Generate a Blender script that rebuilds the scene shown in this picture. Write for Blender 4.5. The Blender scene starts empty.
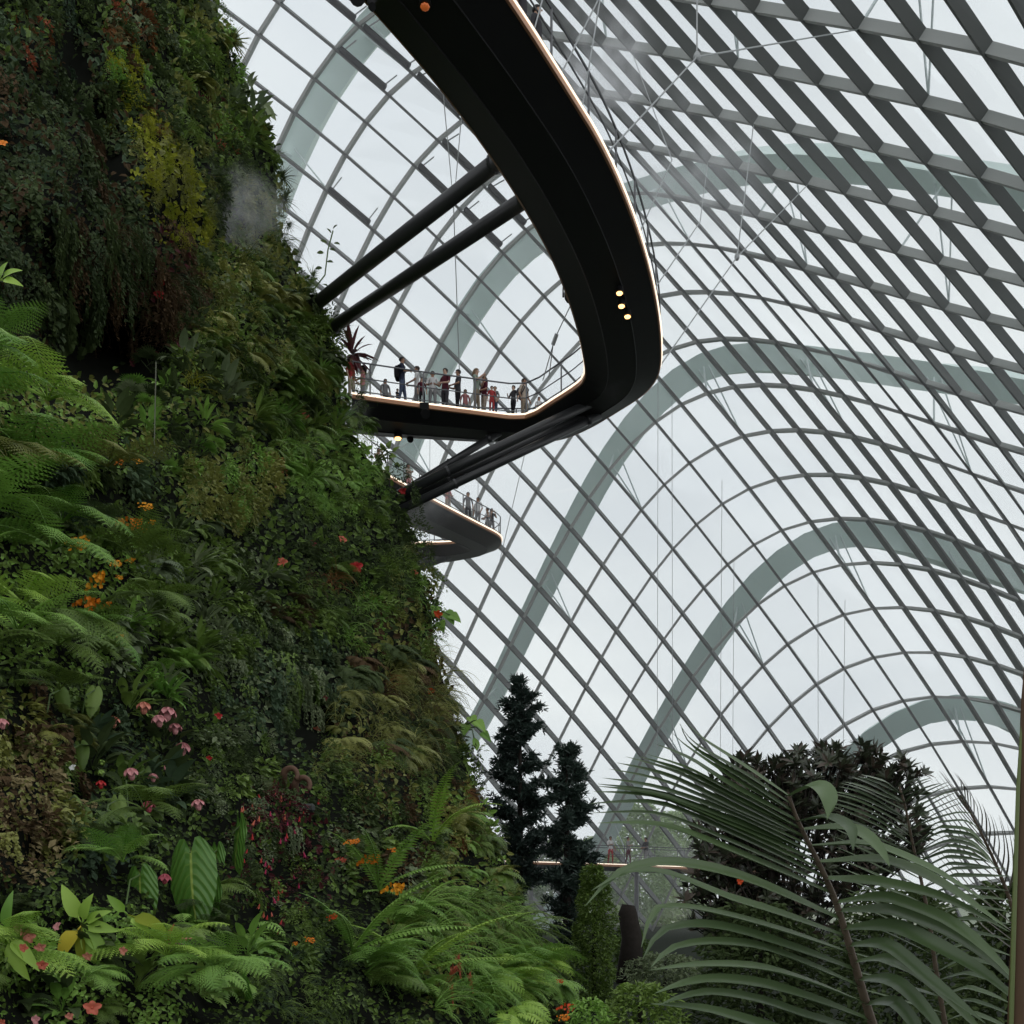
import bpy, bmesh, math, random
import numpy as np
from mathutils import Vector, Matrix, Quaternion
rnd = random.Random(7)
nr = np.random.RandomState(11)
SC = bpy.context.scene
COL = SC.collection
ZC = 2.6                      # eye height above the floor
F = 1024.0; HX = 512.0; HY = 900.0

def at(px, py, Y):
    """point seen at (px,py) in the photograph's frame at distance Y"""
    return np.array([(px-HX)/F*Y, Y, ZC+(HY-py)/F*Y])
def at_z(px, py, z):
    """point seen at (px,py) lying at height z above the eye"""
    return at(px, py, z*F/(HY-py))

# ------------------------------------------------------------------ materials
def _nodes(name):
    m = bpy.data.materials.new(name); m.use_nodes = True
    return m, m.node_tree.nodes, m.node_tree.links, m.node_tree.nodes['Principled BSDF']
def mat(name, c, rough=.5, metal=0., spec=.4, noise=0., scale=5., emit=None, es=0., bump=0.):
    m, n, l, b = _nodes(name)
    b.inputs['Base Color'].default_value = (*c, 1); b.inputs['Roughness'].default_value = rough
    b.inputs['Metallic'].default_value = metal; b.inputs['Specular IOR Level'].default_value = spec
    if noise or bump:
        tc = n.new('ShaderNodeTexCoord'); t = n.new('ShaderNodeTexNoise'); t.inputs['Scale'].default_value = scale
        t.inputs['Detail'].default_value = 5
        l.new(tc.outputs['Object'], t.inputs['Vector'])
        if noise:
            r = n.new('ShaderNodeMapRange'); r.inputs['To Min'].default_value = 1-noise; r.inputs['To Max'].default_value = 1+noise
            l.new(t.outputs['Fac'], r.inputs['Value'])
            x = n.new('ShaderNodeVectorMath'); x.operation = 'SCALE'; x.inputs[0].default_value = c
            l.new(r.outputs['Result'], x.inputs['Scale']); l.new(x.outputs[0], b.inputs['Base Color'])
        if bump:
            bp = n.new('ShaderNodeBump'); bp.inputs['Strength'].default_value = bump
            l.new(t.outputs['Fac'], bp.inputs['Height']); l.new(bp.outputs['Normal'], b.inputs['Normal'])
    if emit:
        b.inputs['Emission Color'].default_value = (*emit, 1); b.inputs['Emission Strength'].default_value = es
    return m
LEAFGAIN = 1.7
def leafmat(name, c, c2=None, rough=.42, spec=.35, trans=.22, scale=2.5):
    """leaf: two shades mottled by noise, a different balance on every plant, a little light let through"""
    c = tuple(v*LEAFGAIN for v in c)
    c2 = tuple(v*LEAFGAIN for v in c2) if c2 else tuple(v*1.7 for v in c)
    m, n, l, b = _nodes(name)
    tc = n.new('ShaderNodeTexCoord'); oi = n.new('ShaderNodeObjectInfo')
    t = n.new('ShaderNodeTexNoise'); t.inputs['Scale'].default_value = scale; t.inputs['Detail'].default_value = 4
    l.new(tc.outputs['Object'], t.inputs['Vector'])
    a = n.new('ShaderNodeMath'); a.operation = 'MULTIPLY_ADD'; a.inputs[1].default_value = .7
    l.new(oi.outputs['Random'], a.inputs[0]); l.new(t.outputs['Fac'], a.inputs[2])
    r = n.new('ShaderNodeMapRange'); r.inputs['From Min'].default_value = .4; r.inputs['From Max'].default_value = 1.15
    l.new(a.outputs[0], r.inputs['Value'])
    mx = n.new('ShaderNodeMix'); mx.data_type = 'RGBA'
    mx.inputs['A'].default_value = (*c, 1); mx.inputs['B'].default_value = (*c2, 1)
    l.new(r.outputs['Result'], mx.inputs['Factor'])
    l.new(mx.outputs['Result'], b.inputs['Base Color'])
    b.inputs['Roughness'].default_value = rough; b.inputs['Specular IOR Level'].default_value = spec
    if trans:
        tr = n.new('ShaderNodeBsdfTranslucent'); l.new(mx.outputs['Result'], tr.inputs['Color'])
        ms = n.new('ShaderNodeMixShader'); ms.inputs[0].default_value = trans
        l.new(b.outputs[0], ms.inputs[1]); l.new(tr.outputs[0], ms.inputs[2])
        l.new(ms.outputs[0], n['Material Output'].inputs['Surface'])
    return m

# ------------------------------------------------------------------ mesh helpers
class MB:
    def __init__(s): s.v = []; s.f = []; s.m = []; s.n = 0
    def add(s, V, Fs, mi=0):
        V = np.asarray(V, float); o = s.n
        s.v.append(V); s.f.extend([tuple(i+o for i in f) for f in Fs]); s.m.extend([mi]*len(Fs)); s.n += len(V)
        return s
    def mesh(s, name, mats, smooth=False):
        me = bpy.data.meshes.new(name)
        me.from_pydata(np.vstack(s.v).tolist() if s.v else [], [], s.f)
        for x in (mats if isinstance(mats, (list, tuple)) else [mats]): me.materials.append(x)
        if any(s.m): me.polygons.foreach_set('material_index', s.m)
        if smooth: me.polygons.foreach_set('use_smooth', [True]*len(me.polygons))
        me.update(); return me
    def obj(s, name, mats, parent=None, smooth=False, loc=None):
        return link(name, s.mesh(name, mats, smooth), parent, loc)
def link(name, me, parent=None, loc=None):
    o = bpy.data.objects.new(name, me); COL.objects.link(o)
    if loc is not None: o.location = loc
    if parent is not None: o.parent = parent
    return o
def empty(name, loc=(0, 0, 0)):
    o = bpy.data.objects.new(name, None); COL.objects.link(o); o.location = loc; o.empty_display_size = .2; return o
def tag(o, label=None, cat=None, group=None, kind=None):
    if label: o['label'] = label
    if cat: o['category'] = cat
    if group: o['group'] = group
    if kind: o['kind'] = kind
    return o
def nrm(v): v = np.asarray(v, float); return v/max(np.linalg.norm(v), 1e-9)
def box(mb, c, s, mi=0, R=None):
    V = np.array([[x, y, z] for x in (-.5, .5) for y in (-.5, .5) for z in (-.5, .5)])*np.asarray(s)
    if R is not None: V = V@np.asarray(R).T
    mb.add(V+np.asarray(c), [(0, 1, 3, 2), (4, 6, 7, 5), (0, 4, 5, 1), (2, 3, 7, 6), (0, 2, 6, 4), (1, 5, 7, 3)], mi)
def tube(mb, pts, r, n=6, mi=0, cap=True):
    pts = [np.asarray(p, float) for p in pts]; N = len(pts)
    rs = r if hasattr(r, '__len__') else [r]*N
    V = []; u = None
    for i, p in enumerate(pts):
        d = nrm(pts[min(i+1, N-1)]-pts[max(i-1, 0)])
        if u is None: u = nrm(np.cross(d, [0, 0, 1.] if abs(d[2]) < .9 else [1., 0, 0]))
        u = nrm(u-d*np.dot(u, d)); w = np.cross(d, u)
        for k in range(n):
            a = 2*math.pi*k/n; V.append(p+rs[i]*(math.cos(a)*u+math.sin(a)*w))
    Fs = [(i*n+k, i*n+(k+1) % n, (i+1)*n+(k+1) % n, (i+1)*n+k) for i in range(N-1) for k in range(n)]
    if cap: Fs += [tuple(range(n-1, -1, -1)), tuple((N-1)*n+k for k in range(n))]
    mb.add(V, Fs, mi)
def ball(mb, c, r, mi=0, nu=8, nv=6):
    r = np.asarray(r if hasattr(r, '__len__') else [r]*3, float)
    V = [[0, 0, -1.]]+[[math.cos(2*math.pi*i/nu)*math.cos(t), math.sin(2*math.pi*i/nu)*math.cos(t), math.sin(t)]
        for t in [(-.5+(j+1)/nv)*math.pi for j in range(nv-1)] for i in range(nu)]+[[0, 0, 1.]]
    Fs = [(0, 1+(i+1) % nu, 1+i) for i in range(nu)]
    for j in range(nv-2):
        Fs += [(1+j*nu+i, 1+j*nu+(i+1) % nu, 1+(j+1)*nu+(i+1) % nu, 1+(j+1)*nu+i) for i in range(nu)]
    t = 1+(nv-1)*nu; Fs += [(t, 1+(nv-2)*nu+i, 1+(nv-2)*nu+(i+1) % nu) for i in range(nu)]
    mb.add(np.array(V)*r+np.asarray(c), Fs, mi)
def interp(y, xs, ys): return float(np.interp(y, xs, ys))

# ------------------------------------------------------------------ camera, sky
cam = bpy.data.cameras.new('camera'); camo = bpy.data.objects.new('camera', cam); COL.objects.link(camo)
camo.location = (0, 0, ZC); camo.rotation_euler = (math.pi/2, 0, 0)
cam.sensor_width = 36; cam.lens = 36; cam.shift_y = (HY-512)/1024; cam.clip_end = 2000; cam.clip_start = .05
SC.camera = camo
vs = SC.view_settings; vs.view_transform = 'Standard'; vs.look = 'None'; vs.gamma = 1; vs.exposure = 0.14; vs.use_curve_mapping = False
w = bpy.data.worlds.new('overcast_sky'); SC.world = w; w.use_nodes = True
n = w.node_tree.nodes; l = w.node_tree.links; bg = n['Background']
tc = n.new('ShaderNodeTexCoord'); mp = n.new('ShaderNodeMapping'); mp.inputs['Scale'].default_value = (1, 1, 2.2)
nz = n.new('ShaderNodeTexNoise'); nz.inputs['Scale'].default_value = 3.2; nz.inputs['Detail'].default_value = 5; nz.inputs['Roughness'].default_value = .45
l.new(tc.outputs['Generated'], mp.inputs['Vector']); l.new(mp.outputs[0], nz.inputs['Vector'])
cr = n.new('ShaderNodeValToRGB')
cr.color_ramp.elements[0].position = .35; cr.color_ramp.elements[0].color = (.64, .66, .70, 1)
cr.color_ramp.elements[1].position = .68; cr.color_ramp.elements[1].color = (.79, .80, .815, 1)
l.new(nz.outputs['Fac'], cr.inputs['Fac']); l.new(cr.outputs[0], bg.inputs['Color']); bg.inputs['Strength'].default_value = 1.17
SC.cycles.max_bounces = 6; SC.cycles.transparent_max_bounces = 24; SC.cycles.diffuse_bounces = 3
SC.cycles.volume_bounces = 1
SC.cycles.use_denoising = True

# ------------------------------------------------------------------ dome shell
M_beam = mat('painted_steel_beam', (.115, .12, .115), .5, 0, .3)
M_arch = mat('painted_steel_arch_lit', (.34, .35, .335), .5, 0, .3)  # same steel as the beams; light on the arch faces put into a paler colour
M_rib = mat('pale_outer_steel', (.80, .90, .865), .6, 0, .2)
M_cable = mat('galvanised_cable', (.33, .35, .35), .4, .3)
M_dark = mat('dark_walkway_steel', (.016, .016, .018), .5, 0, .35, .25, .8)
def glass_mat():
    m, n, l, b = _nodes('dome_glass')
    t = n.new('ShaderNodeBsdfTransparent'); t.inputs['Color'].default_value = (.905, .95, .94, 1)
    g = n.new('ShaderNodeBsdfGlossy'); g.inputs['Roughness'].default_value = .05; g.inputs['Color'].default_value = (.9, .95, .95, 1)
    x = n.new('ShaderNodeMixShader'); lw = n.new('ShaderNodeLayerWeight'); pw = n.new('ShaderNodeMath'); pw.operation = 'POWER'; pw.inputs[1].default_value = 4.5
    l.new(lw.outputs['Facing'], pw.inputs[0]); ma = n.new('ShaderNodeMath'); ma.operation = 'MULTIPLY_ADD'; ma.inputs[1].default_value = .5; ma.inputs[2].default_value = .045
    l.new(pw.outputs[0], ma.inputs[0]); l.new(ma.outputs[0], x.inputs[0])
    l.new(t.outputs[0], x.inputs[1]); l.new(g.outputs[0], x.inputs[2]); l.new(x.outputs[0], n['Material Output'].inputs['Surface'])
    n.remove(b); return m
M_glass = glass_mat()
TABLE = """- - - - - - - - -1795,9108,2769 -1593,9101,2420 -1393,9081,2073 -1193,9054,1728 -990,9025,1383 -783,8998,1038 -567,8976,694 -340,8961,354 -98,8954,21 161,8955,-302 - - - - - - - -
- - - - - - - -1962,8913,2969 -1737,8912,2661 -1517,8901,2355 -1298,8883,2050 -1081,8864,1742 -863,8845,1432 -642,8831,1118 -415,8823,802 -180,8822,485 66,8829,169 325,8844,-143 - - - - - - - -
- - - - - - - -1915,8691,2889 -1676,8684,2614 -1440,8672,2340 -1207,8660,2064 -977,8649,1784 -748,8642,1500 -518,8641,1211 -284,8648,914 -45,8662,614 203,8683,314 460,8711,14 727,8745,-285 - - - - - - -
- - - - - - -2118,8453,3124 -1861,8445,2871 -1609,8435,2620 -1361,8426,2368 -1118,8419,2112 -880,8418,1851 -645,8423,1586 -410,8435,1314 -175,8455,1028 64,8482,735 311,8518,450 568,8559,170 830,8606,-119 - - - - - - -
- - - - - - -2066,8199,3143 -1798,8186,2906 -1535,8176,2670 -1279,8171,2433 -1029,8171,2190 -785,8179,1943 -544,8194,1693 -306,8218,1436 -70,8250,1162 166,8290,877 407,8337,600 657,8390,329 915,8448,52 1174,8509,-238 - - - - - -
- - - - -2571,7981,3671 -2285,7959,3439 -2003,7939,3210 -1726,7925,2983 -1455,7917,2757 -1192,7916,2528 -936,7923,2295 -687,7939,2060 -443,7963,1822 -203,7996,1577 34,8038,1317 267,8088,1047 502,8144,778 741,8207,510 987,8275,234 1237,8345,-53 - - - - - -
- - -3115,7809,4225 -2815,7769,3993 -2515,7733,3764 -2218,7704,3539 -1927,7682,3315 -1643,7668,3093 -1367,7663,2871 -1099,7667,2649 -838,7680,2425 -585,7703,2198 -340,7735,1966 -100,7776,1729 135,7825,1481 365,7882,1224 593,7946,965 823,8016,702 1057,8090,429 1296,8168,142 1535,8248,-153 - - - - -
- -3381,7635,4569 -3067,7577,4342 -2754,7528,4116 -2443,7487,3892 -2138,7456,3670 -1841,7434,3449 -1552,7423,3228 -1272,7421,3008 -1001,7430,2788 -736,7449,2570 -482,7477,2348 -237,7515,2120 0,7561,1886 232,7616,1646 459,7678,1399 682,7746,1149 904,7821,893 1129,7900,627 1357,7982,345 1585,8067,49 1816,8153,-249 - - - -
- -3329,7407,4710 -3001,7343,4488 -2676,7290,4266 -2357,7249,4044 -2045,7219,3823 -1743,7200,3602 -1451,7193,3380 -1169,7196,3158 -897,7209,2938 -632,7233,2721 -378,7266,2500 -136,7307,2273 99,7357,2043 327,7415,1807 550,7480,1567 769,7551,1324 986,7627,1074 1204,7708,814 1424,7792,541 1643,7880,253 1863,7969,-44 - - - -
-3601,7250,5082 -3257,7174,4869 -2917,7111,4652 -2582,7061,4432 -2256,7023,4212 -1939,6998,3994 -1633,6985,3773 -1339,6982,3544 -1058,6990,3315 -789,7008,3092 -527,7036,2873 -275,7072,2650 -35,7116,2425 196,7168,2196 421,7227,1963 641,7292,1728 856,7363,1489 1069,7439,1243 1283,7520,988 1498,7604,723 1711,7692,445 1924,7783,156 2140,7877,-139 - - -
-3524,7012,5243 -3167,6942,5036 -2816,6886,4821 -2475,6844,4602 -2143,6814,4385 -1823,6796,4166 -1516,6789,3940 -1223,6793,3707 -944,6806,3475 -679,6829,3248 -421,6859,3023 -171,6898,2799 67,6944,2573 295,6996,2345 517,7055,2114 733,7119,1881 947,7188,1643 1158,7262,1400 1369,7341,1151 1580,7423,891 1790,7510,622 1999,7600,344 2209,7694,57 2424,7791,-244 - -
-3427,6774,5403 -3059,6716,5200 -2702,6672,4988 -2355,6641,4768 -2020,6621,4546 -1700,6613,4323 -1394,6615,4096 -1103,6625,3864 -828,6645,3632 -567,6672,3404 -312,6706,3175 -64,6746,2945 172,6793,2718 398,6845,2490 617,6902,2261 832,6964,2028 1044,7030,1791 1255,7100,1550 1465,7175,1303 1674,7254,1050 1882,7337,788 2090,7425,518 2298,7518,238 2509,7615,-58 - -
-3313,6538,5553 -2937,6498,5355 -2574,6470,5145 -2224,6453,4923 -1890,6447,4696 -1571,6450,4470 -1268,6462,4244 -980,6480,4014 -708,6506,3784 -448,6538,3555 -196,6575,3325 49,6617,3091 283,6664,2861 507,6715,2633 725,6770,2404 939,6829,2171 1152,6891,1934 1363,6957,1693 1572,7027,1449 1780,7102,1200 1988,7180,943 2197,7264,677 2405,7353,400 2615,7449,108 2827,7551,-199 -
-3183,6307,5687 -2803,6289,5493 -2437,6280,5287 -2088,6281,5068 -1756,6290,4842 -1440,6306,4614 -1138,6329,4387 -853,6357,4158 -583,6390,3928 -323,6426,3699 -72,6467,3467 171,6511,3232 403,6558,2999 626,6608,2771 845,6661,2540 1059,6716,2306 1272,6774,2069 1483,6836,1828 1693,6900,1584 1902,6969,1335 2111,7043,1080 2320,7122,816 2530,7207,540 2740,7299,248 2952,7399,-58 -
-3040,6083,5798 -2659,6089,5611 -2295,6103,5410 -1949,6123,5197 -1619,6149,4976 -1305,6180,4750 -1005,6215,4522 -720,6253,4293 -451,6293,4063 -192,6336,3833 60,6381,3600 302,6427,3364 533,6475,3130 759,6524,2899 979,6574,2666 1194,6626,2430 1407,6681,2191 1619,6737,1948 1830,6797,1702 2040,6861,1450 2251,6928,1192 2461,7002,927 2673,7081,649 2885,7169,356 3095,7265,50 3306,7371,-266
-2888,5867,5886 -2508,5900,5705 -2149,5938,5510 -1806,5979,5304 -1479,6023,5088 -1165,6070,4867 -866,6118,4642 -581,6166,4415 -312,6216,4185 -54,6265,3954 198,6314,3719 441,6364,3482 676,6413,3247 904,6462,3013 1127,6511,2776 1345,6561,2536 1560,6611,2293 1772,6664,2046 1984,6719,1794 2196,6777,1537 2409,6840,1274 2622,6907,1003 2834,6981,720 3046,7063,425 3255,7154,121 3464,7255,-194
-2729,5658,5946 -2353,5719,5773 -1998,5782,5587 -1660,5846,5387 -1334,5909,5177 -1021,5972,4960 -721,6034,4739 -436,6095,4514 -169,6154,4286 88,6211,4054 340,6266,3816 588,6319,3578 828,6370,3340 1059,6420,3102 1287,6469,2860 1508,6517,2615 1725,6566,2368 1941,6615,2116 2155,6666,1858 2370,6720,1593 2585,6778,1322 2798,6840,1044 3010,6908,757 3220,6984,459 3428,7069,153 3633,7165,-162
-2565,5457,5978 -2194,5547,5814 -1844,5636,5635 -1510,5722,5443 -1186,5805,5238 -874,5885,5026 -574,5962,4809 -290,6035,4587 -22,6105,4360 233,6170,4128 487,6232,3888 739,6290,3647 982,6345,3405 1219,6397,3161 1452,6447,2915 1678,6496,2666 1900,6543,2413 2119,6591,2155 2338,6639,1889 2557,6690,1617 2773,6743,1340 2986,6800,1056 3195,6864,764 3403,6934,462 3608,7012,151 3811,7101,-170
-2400,5263,5982 -2036,5382,5827 -1690,5496,5656 -1359,5604,5470 -1039,5708,5273 -730,5806,5067 -431,5898,4854 -147,5984,4634 122,6065,4408 378,6140,4173 634,6209,3933 890,6274,3691 1139,6334,3446 1382,6390,3196 1621,6443,2944 1852,6493,2690 2079,6541,2432 2304,6589,2167 2528,6636,1893 2752,6684,1613 2970,6735,1330 3182,6789,1041 3389,6847,742 3593,6912,434 3795,6984,114 3993,7066,-216
-2235,5075,5958 -1879,5222,5813 -1540,5360,5650 -1214,5492,5473 -899,5615,5282 -593,5731,5083 -297,5838,4875 -14,5938,4657 256,6031,4431 517,6117,4196 780,6195,3955 1042,6268,3713 1298,6334,3464 1549,6396,3211 1793,6453,2954 2031,6507,2695 2265,6557,2430 2496,6606,2158 2726,6654,1876 2954,6702,1588 3174,6751,1296 3385,6803,999 3590,6858,693 3790,6918,374 3988,6984,44 4179,7058,-296
-2072,4894,5909 -1726,5066,5773 -1394,5228,5620 -1074,5381,5451 -765,5524,5269 -465,5656,5076 -172,5780,4872 112,5894,4658 388,5999,4436 659,6096,4203 927,6185,3961 1196,6267,3715 1461,6342,3465 1719,6411,3210 1970,6474,2950 2217,6533,2685 2459,6588,2414 2697,6640,2135 2932,6690,1844 3164,6740,1545 3386,6789,1242 3596,6840,934 3797,6893,617 3994,6949,287 4185,7010,-55 -
-1913,4718,5835 -1576,4914,5709 -1251,5098,5566 -937,5270,5406 -632,5431,5233 -333,5581,5046 -42,5720,4846 245,5848,4636 529,5967,4420 808,6076,4194 1082,6176,3953 1355,6268,3705 1628,6352,3453 1894,6430,3195 2154,6501,2933 2410,6567,2662 2661,6629,2384 2906,6686,2097 3146,6741,1798 3379,6794,1489 3602,6845,1172 3812,6897,850 4011,6948,520 4202,7002,178 4382,7058,-176 -
- -1431,4764,5623 -1113,4967,5489 -803,5158,5339 -500,5336,5174 -202,5501,4993 90,5655,4796 381,5797,4592 672,5929,4383 960,6051,4163 1243,6163,3929 1524,6267,3682 1803,6362,3428 2078,6449,3169 2346,6530,2902 2610,6605,2625 2870,6675,2340 3122,6740,2046 3364,6801,1740 3598,6859,1420 3820,6914,1092 4029,6967,756 4224,7020,412 4407,7072,57 4577,7124,-308 -
- -1291,4616,5517 -979,4836,5392 -672,5042,5251 -370,5235,5094 -71,5415,4917 225,5583,4727 520,5739,4531 818,5884,4328 1115,6018,4114 1409,6143,3886 1699,6259,3643 1986,6366,3391 2268,6465,3130 2545,6557,2859 2816,6643,2577 3083,6722,2285 3340,6796,1984 3584,6865,1670 3818,6929,1342 4038,6990,1004 4244,7047,656 4434,7102,300 4610,7153,-67 - -
-1464,4221,5495 -1154,4469,5394 -848,4703,5277 -544,4922,5144 -242,5128,4994 60,5320,4825 361,5501,4645 664,5670,4457 967,5828,4259 1273,5975,4051 1577,6113,3829 1878,6241,3591 2175,6361,3340 2465,6473,3079 2749,6577,2807 3026,6674,2521 3297,6764,2222 3558,6849,1914 3805,6927,1593 4037,7000,1259 4255,7067,913 4457,7130,557 4643,7187,191 4812,7240,-185 - -
-1324,4066,5352 -1021,4324,5258 -719,4567,5147 -417,4796,5021 -114,5013,4878 191,5216,4719 499,5408,4549 809,5589,4368 1121,5759,4178 1435,5918,3976 1748,6069,3759 2060,6210,3524 2366,6343,3276 2665,6468,3015 2956,6585,2743 3239,6695,2458 3513,6797,2157 3775,6893,1841 4023,6982,1515 4255,7064,1178 4472,7140,828 4671,7208,467 4852,7270,94 5015,7324,-289 - -
-1186,3917,5200 -890,4180,5110 -591,4429,5005 -289,4665,4885 16,4889,4749 326,5101,4600 640,5303,4438 957,5494,4266 1278,5674,4083 1600,5846,3887 1921,6009,3674 2241,6163,3444 2556,6309,3199 2863,6447,2941 3161,6577,2671 3450,6700,2388 3727,6816,2088 3990,6923,1771 4239,7024,1445 4471,7116,1107 4686,7201,756 4884,7277,393 5063,7343,18 - - -
-1051,3774,5042 -759,4037,4954 -462,4289,4853 -159,4528,4738 150,4757,4610 465,4976,4469 785,5184,4316 1109,5384,4151 1437,5574,3974 1766,5757,3782 2094,5931,3573 2421,6097,3349 2745,6256,3111 3059,6407,2858 3363,6550,2593 3656,6687,2315 3936,6815,2019 4200,6935,1708 4451,7047,1386 4685,7151,1051 4901,7245,703 5099,7328,343 5279,7401,-29 - - -
-915,3638,4882 -627,3897,4794 -331,4147,4695 -26,4387,4584 287,4617,4461 607,4840,4327 933,5053,4180 1264,5260,4022 1599,5458,3849 1934,5650,3661 2268,5834,3458 2600,6012,3242 2930,6182,3012 3251,6346,2769 3560,6502,2513 3856,6651,2241 4138,6792,1954 4407,6925,1654 4660,7048,1341 4897,7162,1015 5117,7266,676 - - - - -
-777,3508,4723 -491,3760,4633 -195,4004,4533 112,4241,4423 429,4471,4303 754,4694,4172 1085,4911,4031 1422,5122,3877 1762,5326,3709 2102,5525,3526 2440,5719,3330 2776,5906,3124 3109,6087,2906 3436,6262,2676 3750,6430,2431 4049,6591,2172 4335,6744,1899 4609,6888,1614 4867,7023,1315 5110,7147,1004 - - - - - -
-635,3385,4570 -349,3625,4474 -52,3861,4371 257,4092,4259 577,4318,4138 906,4540,4009 1242,4758,3870 1583,4971,3720 1926,5181,3557 2269,5386,3381 2611,5586,3194 2950,5782,2999 3285,5972,2795 3615,6157,2580 3932,6335,2351 4236,6506,2110 4529,6670,1855 4808,6825,1589 5074,6969,1310 5328,7103,1019 - - - - - -
-486,3268,4426 -200,3495,4322 98,3719,4211 409,3942,4094 731,4162,3971 1063,4381,3840 1402,4598,3701 1745,4812,3553 2091,5024,3395 2436,5233,3228 2781,5438,3052 3122,5640,2870 3458,5838,2681 3789,6031,2484 4109,6218,2274 4419,6398,2053 4718,6571,1821 5006,6734,1579 5285,6887,1327 - - - - - - -
-329,3157,4295 -41,3367,4178 258,3579,4057 570,3792,3932 892,4006,3802 1225,4220,3667 1566,4434,3527 1911,4647,3379 2257,4860,3226 2603,5071,3067 2948,5280,2904 3289,5487,2737 3627,5690,2566 3958,5889,2386 4280,6082,2197 4595,6269,2001 4903,6448,1796 5205,6619,1584 - - - - - - - -
-161,3049,4181 129,3243,4048 430,3443,3912 742,3645,3774 1065,3851,3634 1397,4060,3493 1736,4270,3349 2079,4482,3200 2424,4694,3049 2768,4906,2898 3110,5118,2748 3449,5327,2597 3785,5533,2441 4116,5736,2281 4443,5934,2116 4766,6125,1948 5087,6309,1776 - - - - - - - - -
20,2941,4089 312,3122,3935 615,3309,3780 928,3503,3625 1249,3702,3471 1577,3906,3319 1911,4113,3168 2248,4323,3017 2588,4534,2866 2926,4746,2721 3263,4958,2581 3599,5169,2442 3933,5377,2302 4265,5581,2164 4598,5781,2028 4933,5975,1892 - - - - - - - - - -
214,2830,4023 508,3000,3843 812,3180,3664 1124,3368,3488 1442,3563,3316 1764,3763,3148 2089,3968,2985 2416,4177,2826 2746,4388,2674 3075,4600,2530 3405,4812,2396 3736,5022,2267 4068,5231,2145 4403,5435,2031 4745,5635,1923 - - - - - - - - - - -
422,2709,3988 718,2876,3775 1019,3054,3566 1327,3241,3363 1638,3436,3166 1951,3638,2977 2265,3844,2796 2579,4054,2624 2895,4266,2464 3213,4478,2319 3533,4691,2186 3858,4902,2068 4189,5109,1963 4530,5313,1872 - - - - - - - - - - - -
643,2571,3989 939,2745,3738 1237,2930,3491 1536,3125,3251 1836,3327,3021 2135,3536,2803 2433,3748,2597 2731,3963,2406 3031,4180,2234 3335,4396,2081 3644,4610,1948 3962,4822,1836 4294,5030,1746 - - - - - - - - - - - - -"""
K0, J0 = -9, -12
G = {}
for i, row in enumerate(TABLE.split('\n')):
    for j, c in enumerate(row.split()):
        if c != '-': G[(K0+i, J0+j)] = np.array([float(q) for q in c.split(',')])/100+np.array([0, 0, ZC])
CEN = np.array([18., 30., 8.])
NRM = {}
for (k, j), p in G.items():
    a = G.get((k+1, j)); b = G.get((k-1, j)); c = G.get((k, j+1)); d = G.get((k, j-1))
    dk = (a if a is not None else p)-(b if b is not None else p); dj = (c if c is not None else p)-(d if d is not None else p)
    nn = nrm(np.cross(dk, dj)) if np.linalg.norm(dk) > 0 and np.linalg.norm(dj) > 0 else nrm(p-CEN)
    if np.dot(nn, p-CEN) < 0: nn = -nn
    NRM[(k, j)] = nn
trim_no = [0]
def beam(keys, w, d, m, off=0.):
    """rectangular steel section swept along dome nodes; depth d runs inward from the glass"""
    run = []
    runs = []
    for q in keys:
        if q in G: run.append(q)
        else:
            if len(run) > 1: runs.append(run)
            run = []
    if len(run) > 1: runs.append(run)
    mb = MB()
    for run in runs:
        V = []
        for i, q in enumerate(run):
            p = G[q]+NRM[q]*off; t = nrm(G[run[min(i+1, len(run)-1)]]-G[run[max(i-1, 0)]])
            s = nrm(np.cross(t, NRM[q])); N_ = nrm(np.cross(s, t))
            if np.dot(N_, NRM[q]) < 0: N_ = -N_
            V += [p+s*w/2+N_*.03, p-s*w/2+N_*.03, p-s*w/2-N_*d, p+s*w/2-N_*d]
        Fs = []
        for i in range(len(run)-1):
            o = i*4
            for a, b in ((0, 1), (1, 2), (2, 3), (3, 0)): Fs.append((o+a, o+b, o+4+b, o+4+a))
        Fs += [(3, 2, 1, 0), tuple(len(V)-4+x for x in range(4))]
        mb.add(V, Fs)
    if mb.n:
        trim_no[0] += 1
        return tag(mb.obj('trim_%d' % trim_no[0], m), kind='structure')
for k in range(-9, 29): beam([(k, j) for j in range(-12, 14)], .135, .48, M_beam)
for j in range(-12, 14): beam([(k, j) for k in range(-9, 29)], .16, .42, M_arch)
win = 0
for j in range(-12, 13):
    mb = MB()
    for k in range(-9, 28):
        q = [(k, j), (k+1, j), (k+1, j+1), (k, j+1)]
        if all(x in G for x in q): mb.add([G[x]+NRM[x]*.04 for x in q], [(0, 1, 2, 3)])
    if mb.n:
        win += 1; tag(mb.obj('window_%d' % win, M_glass), kind='structure')
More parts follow.
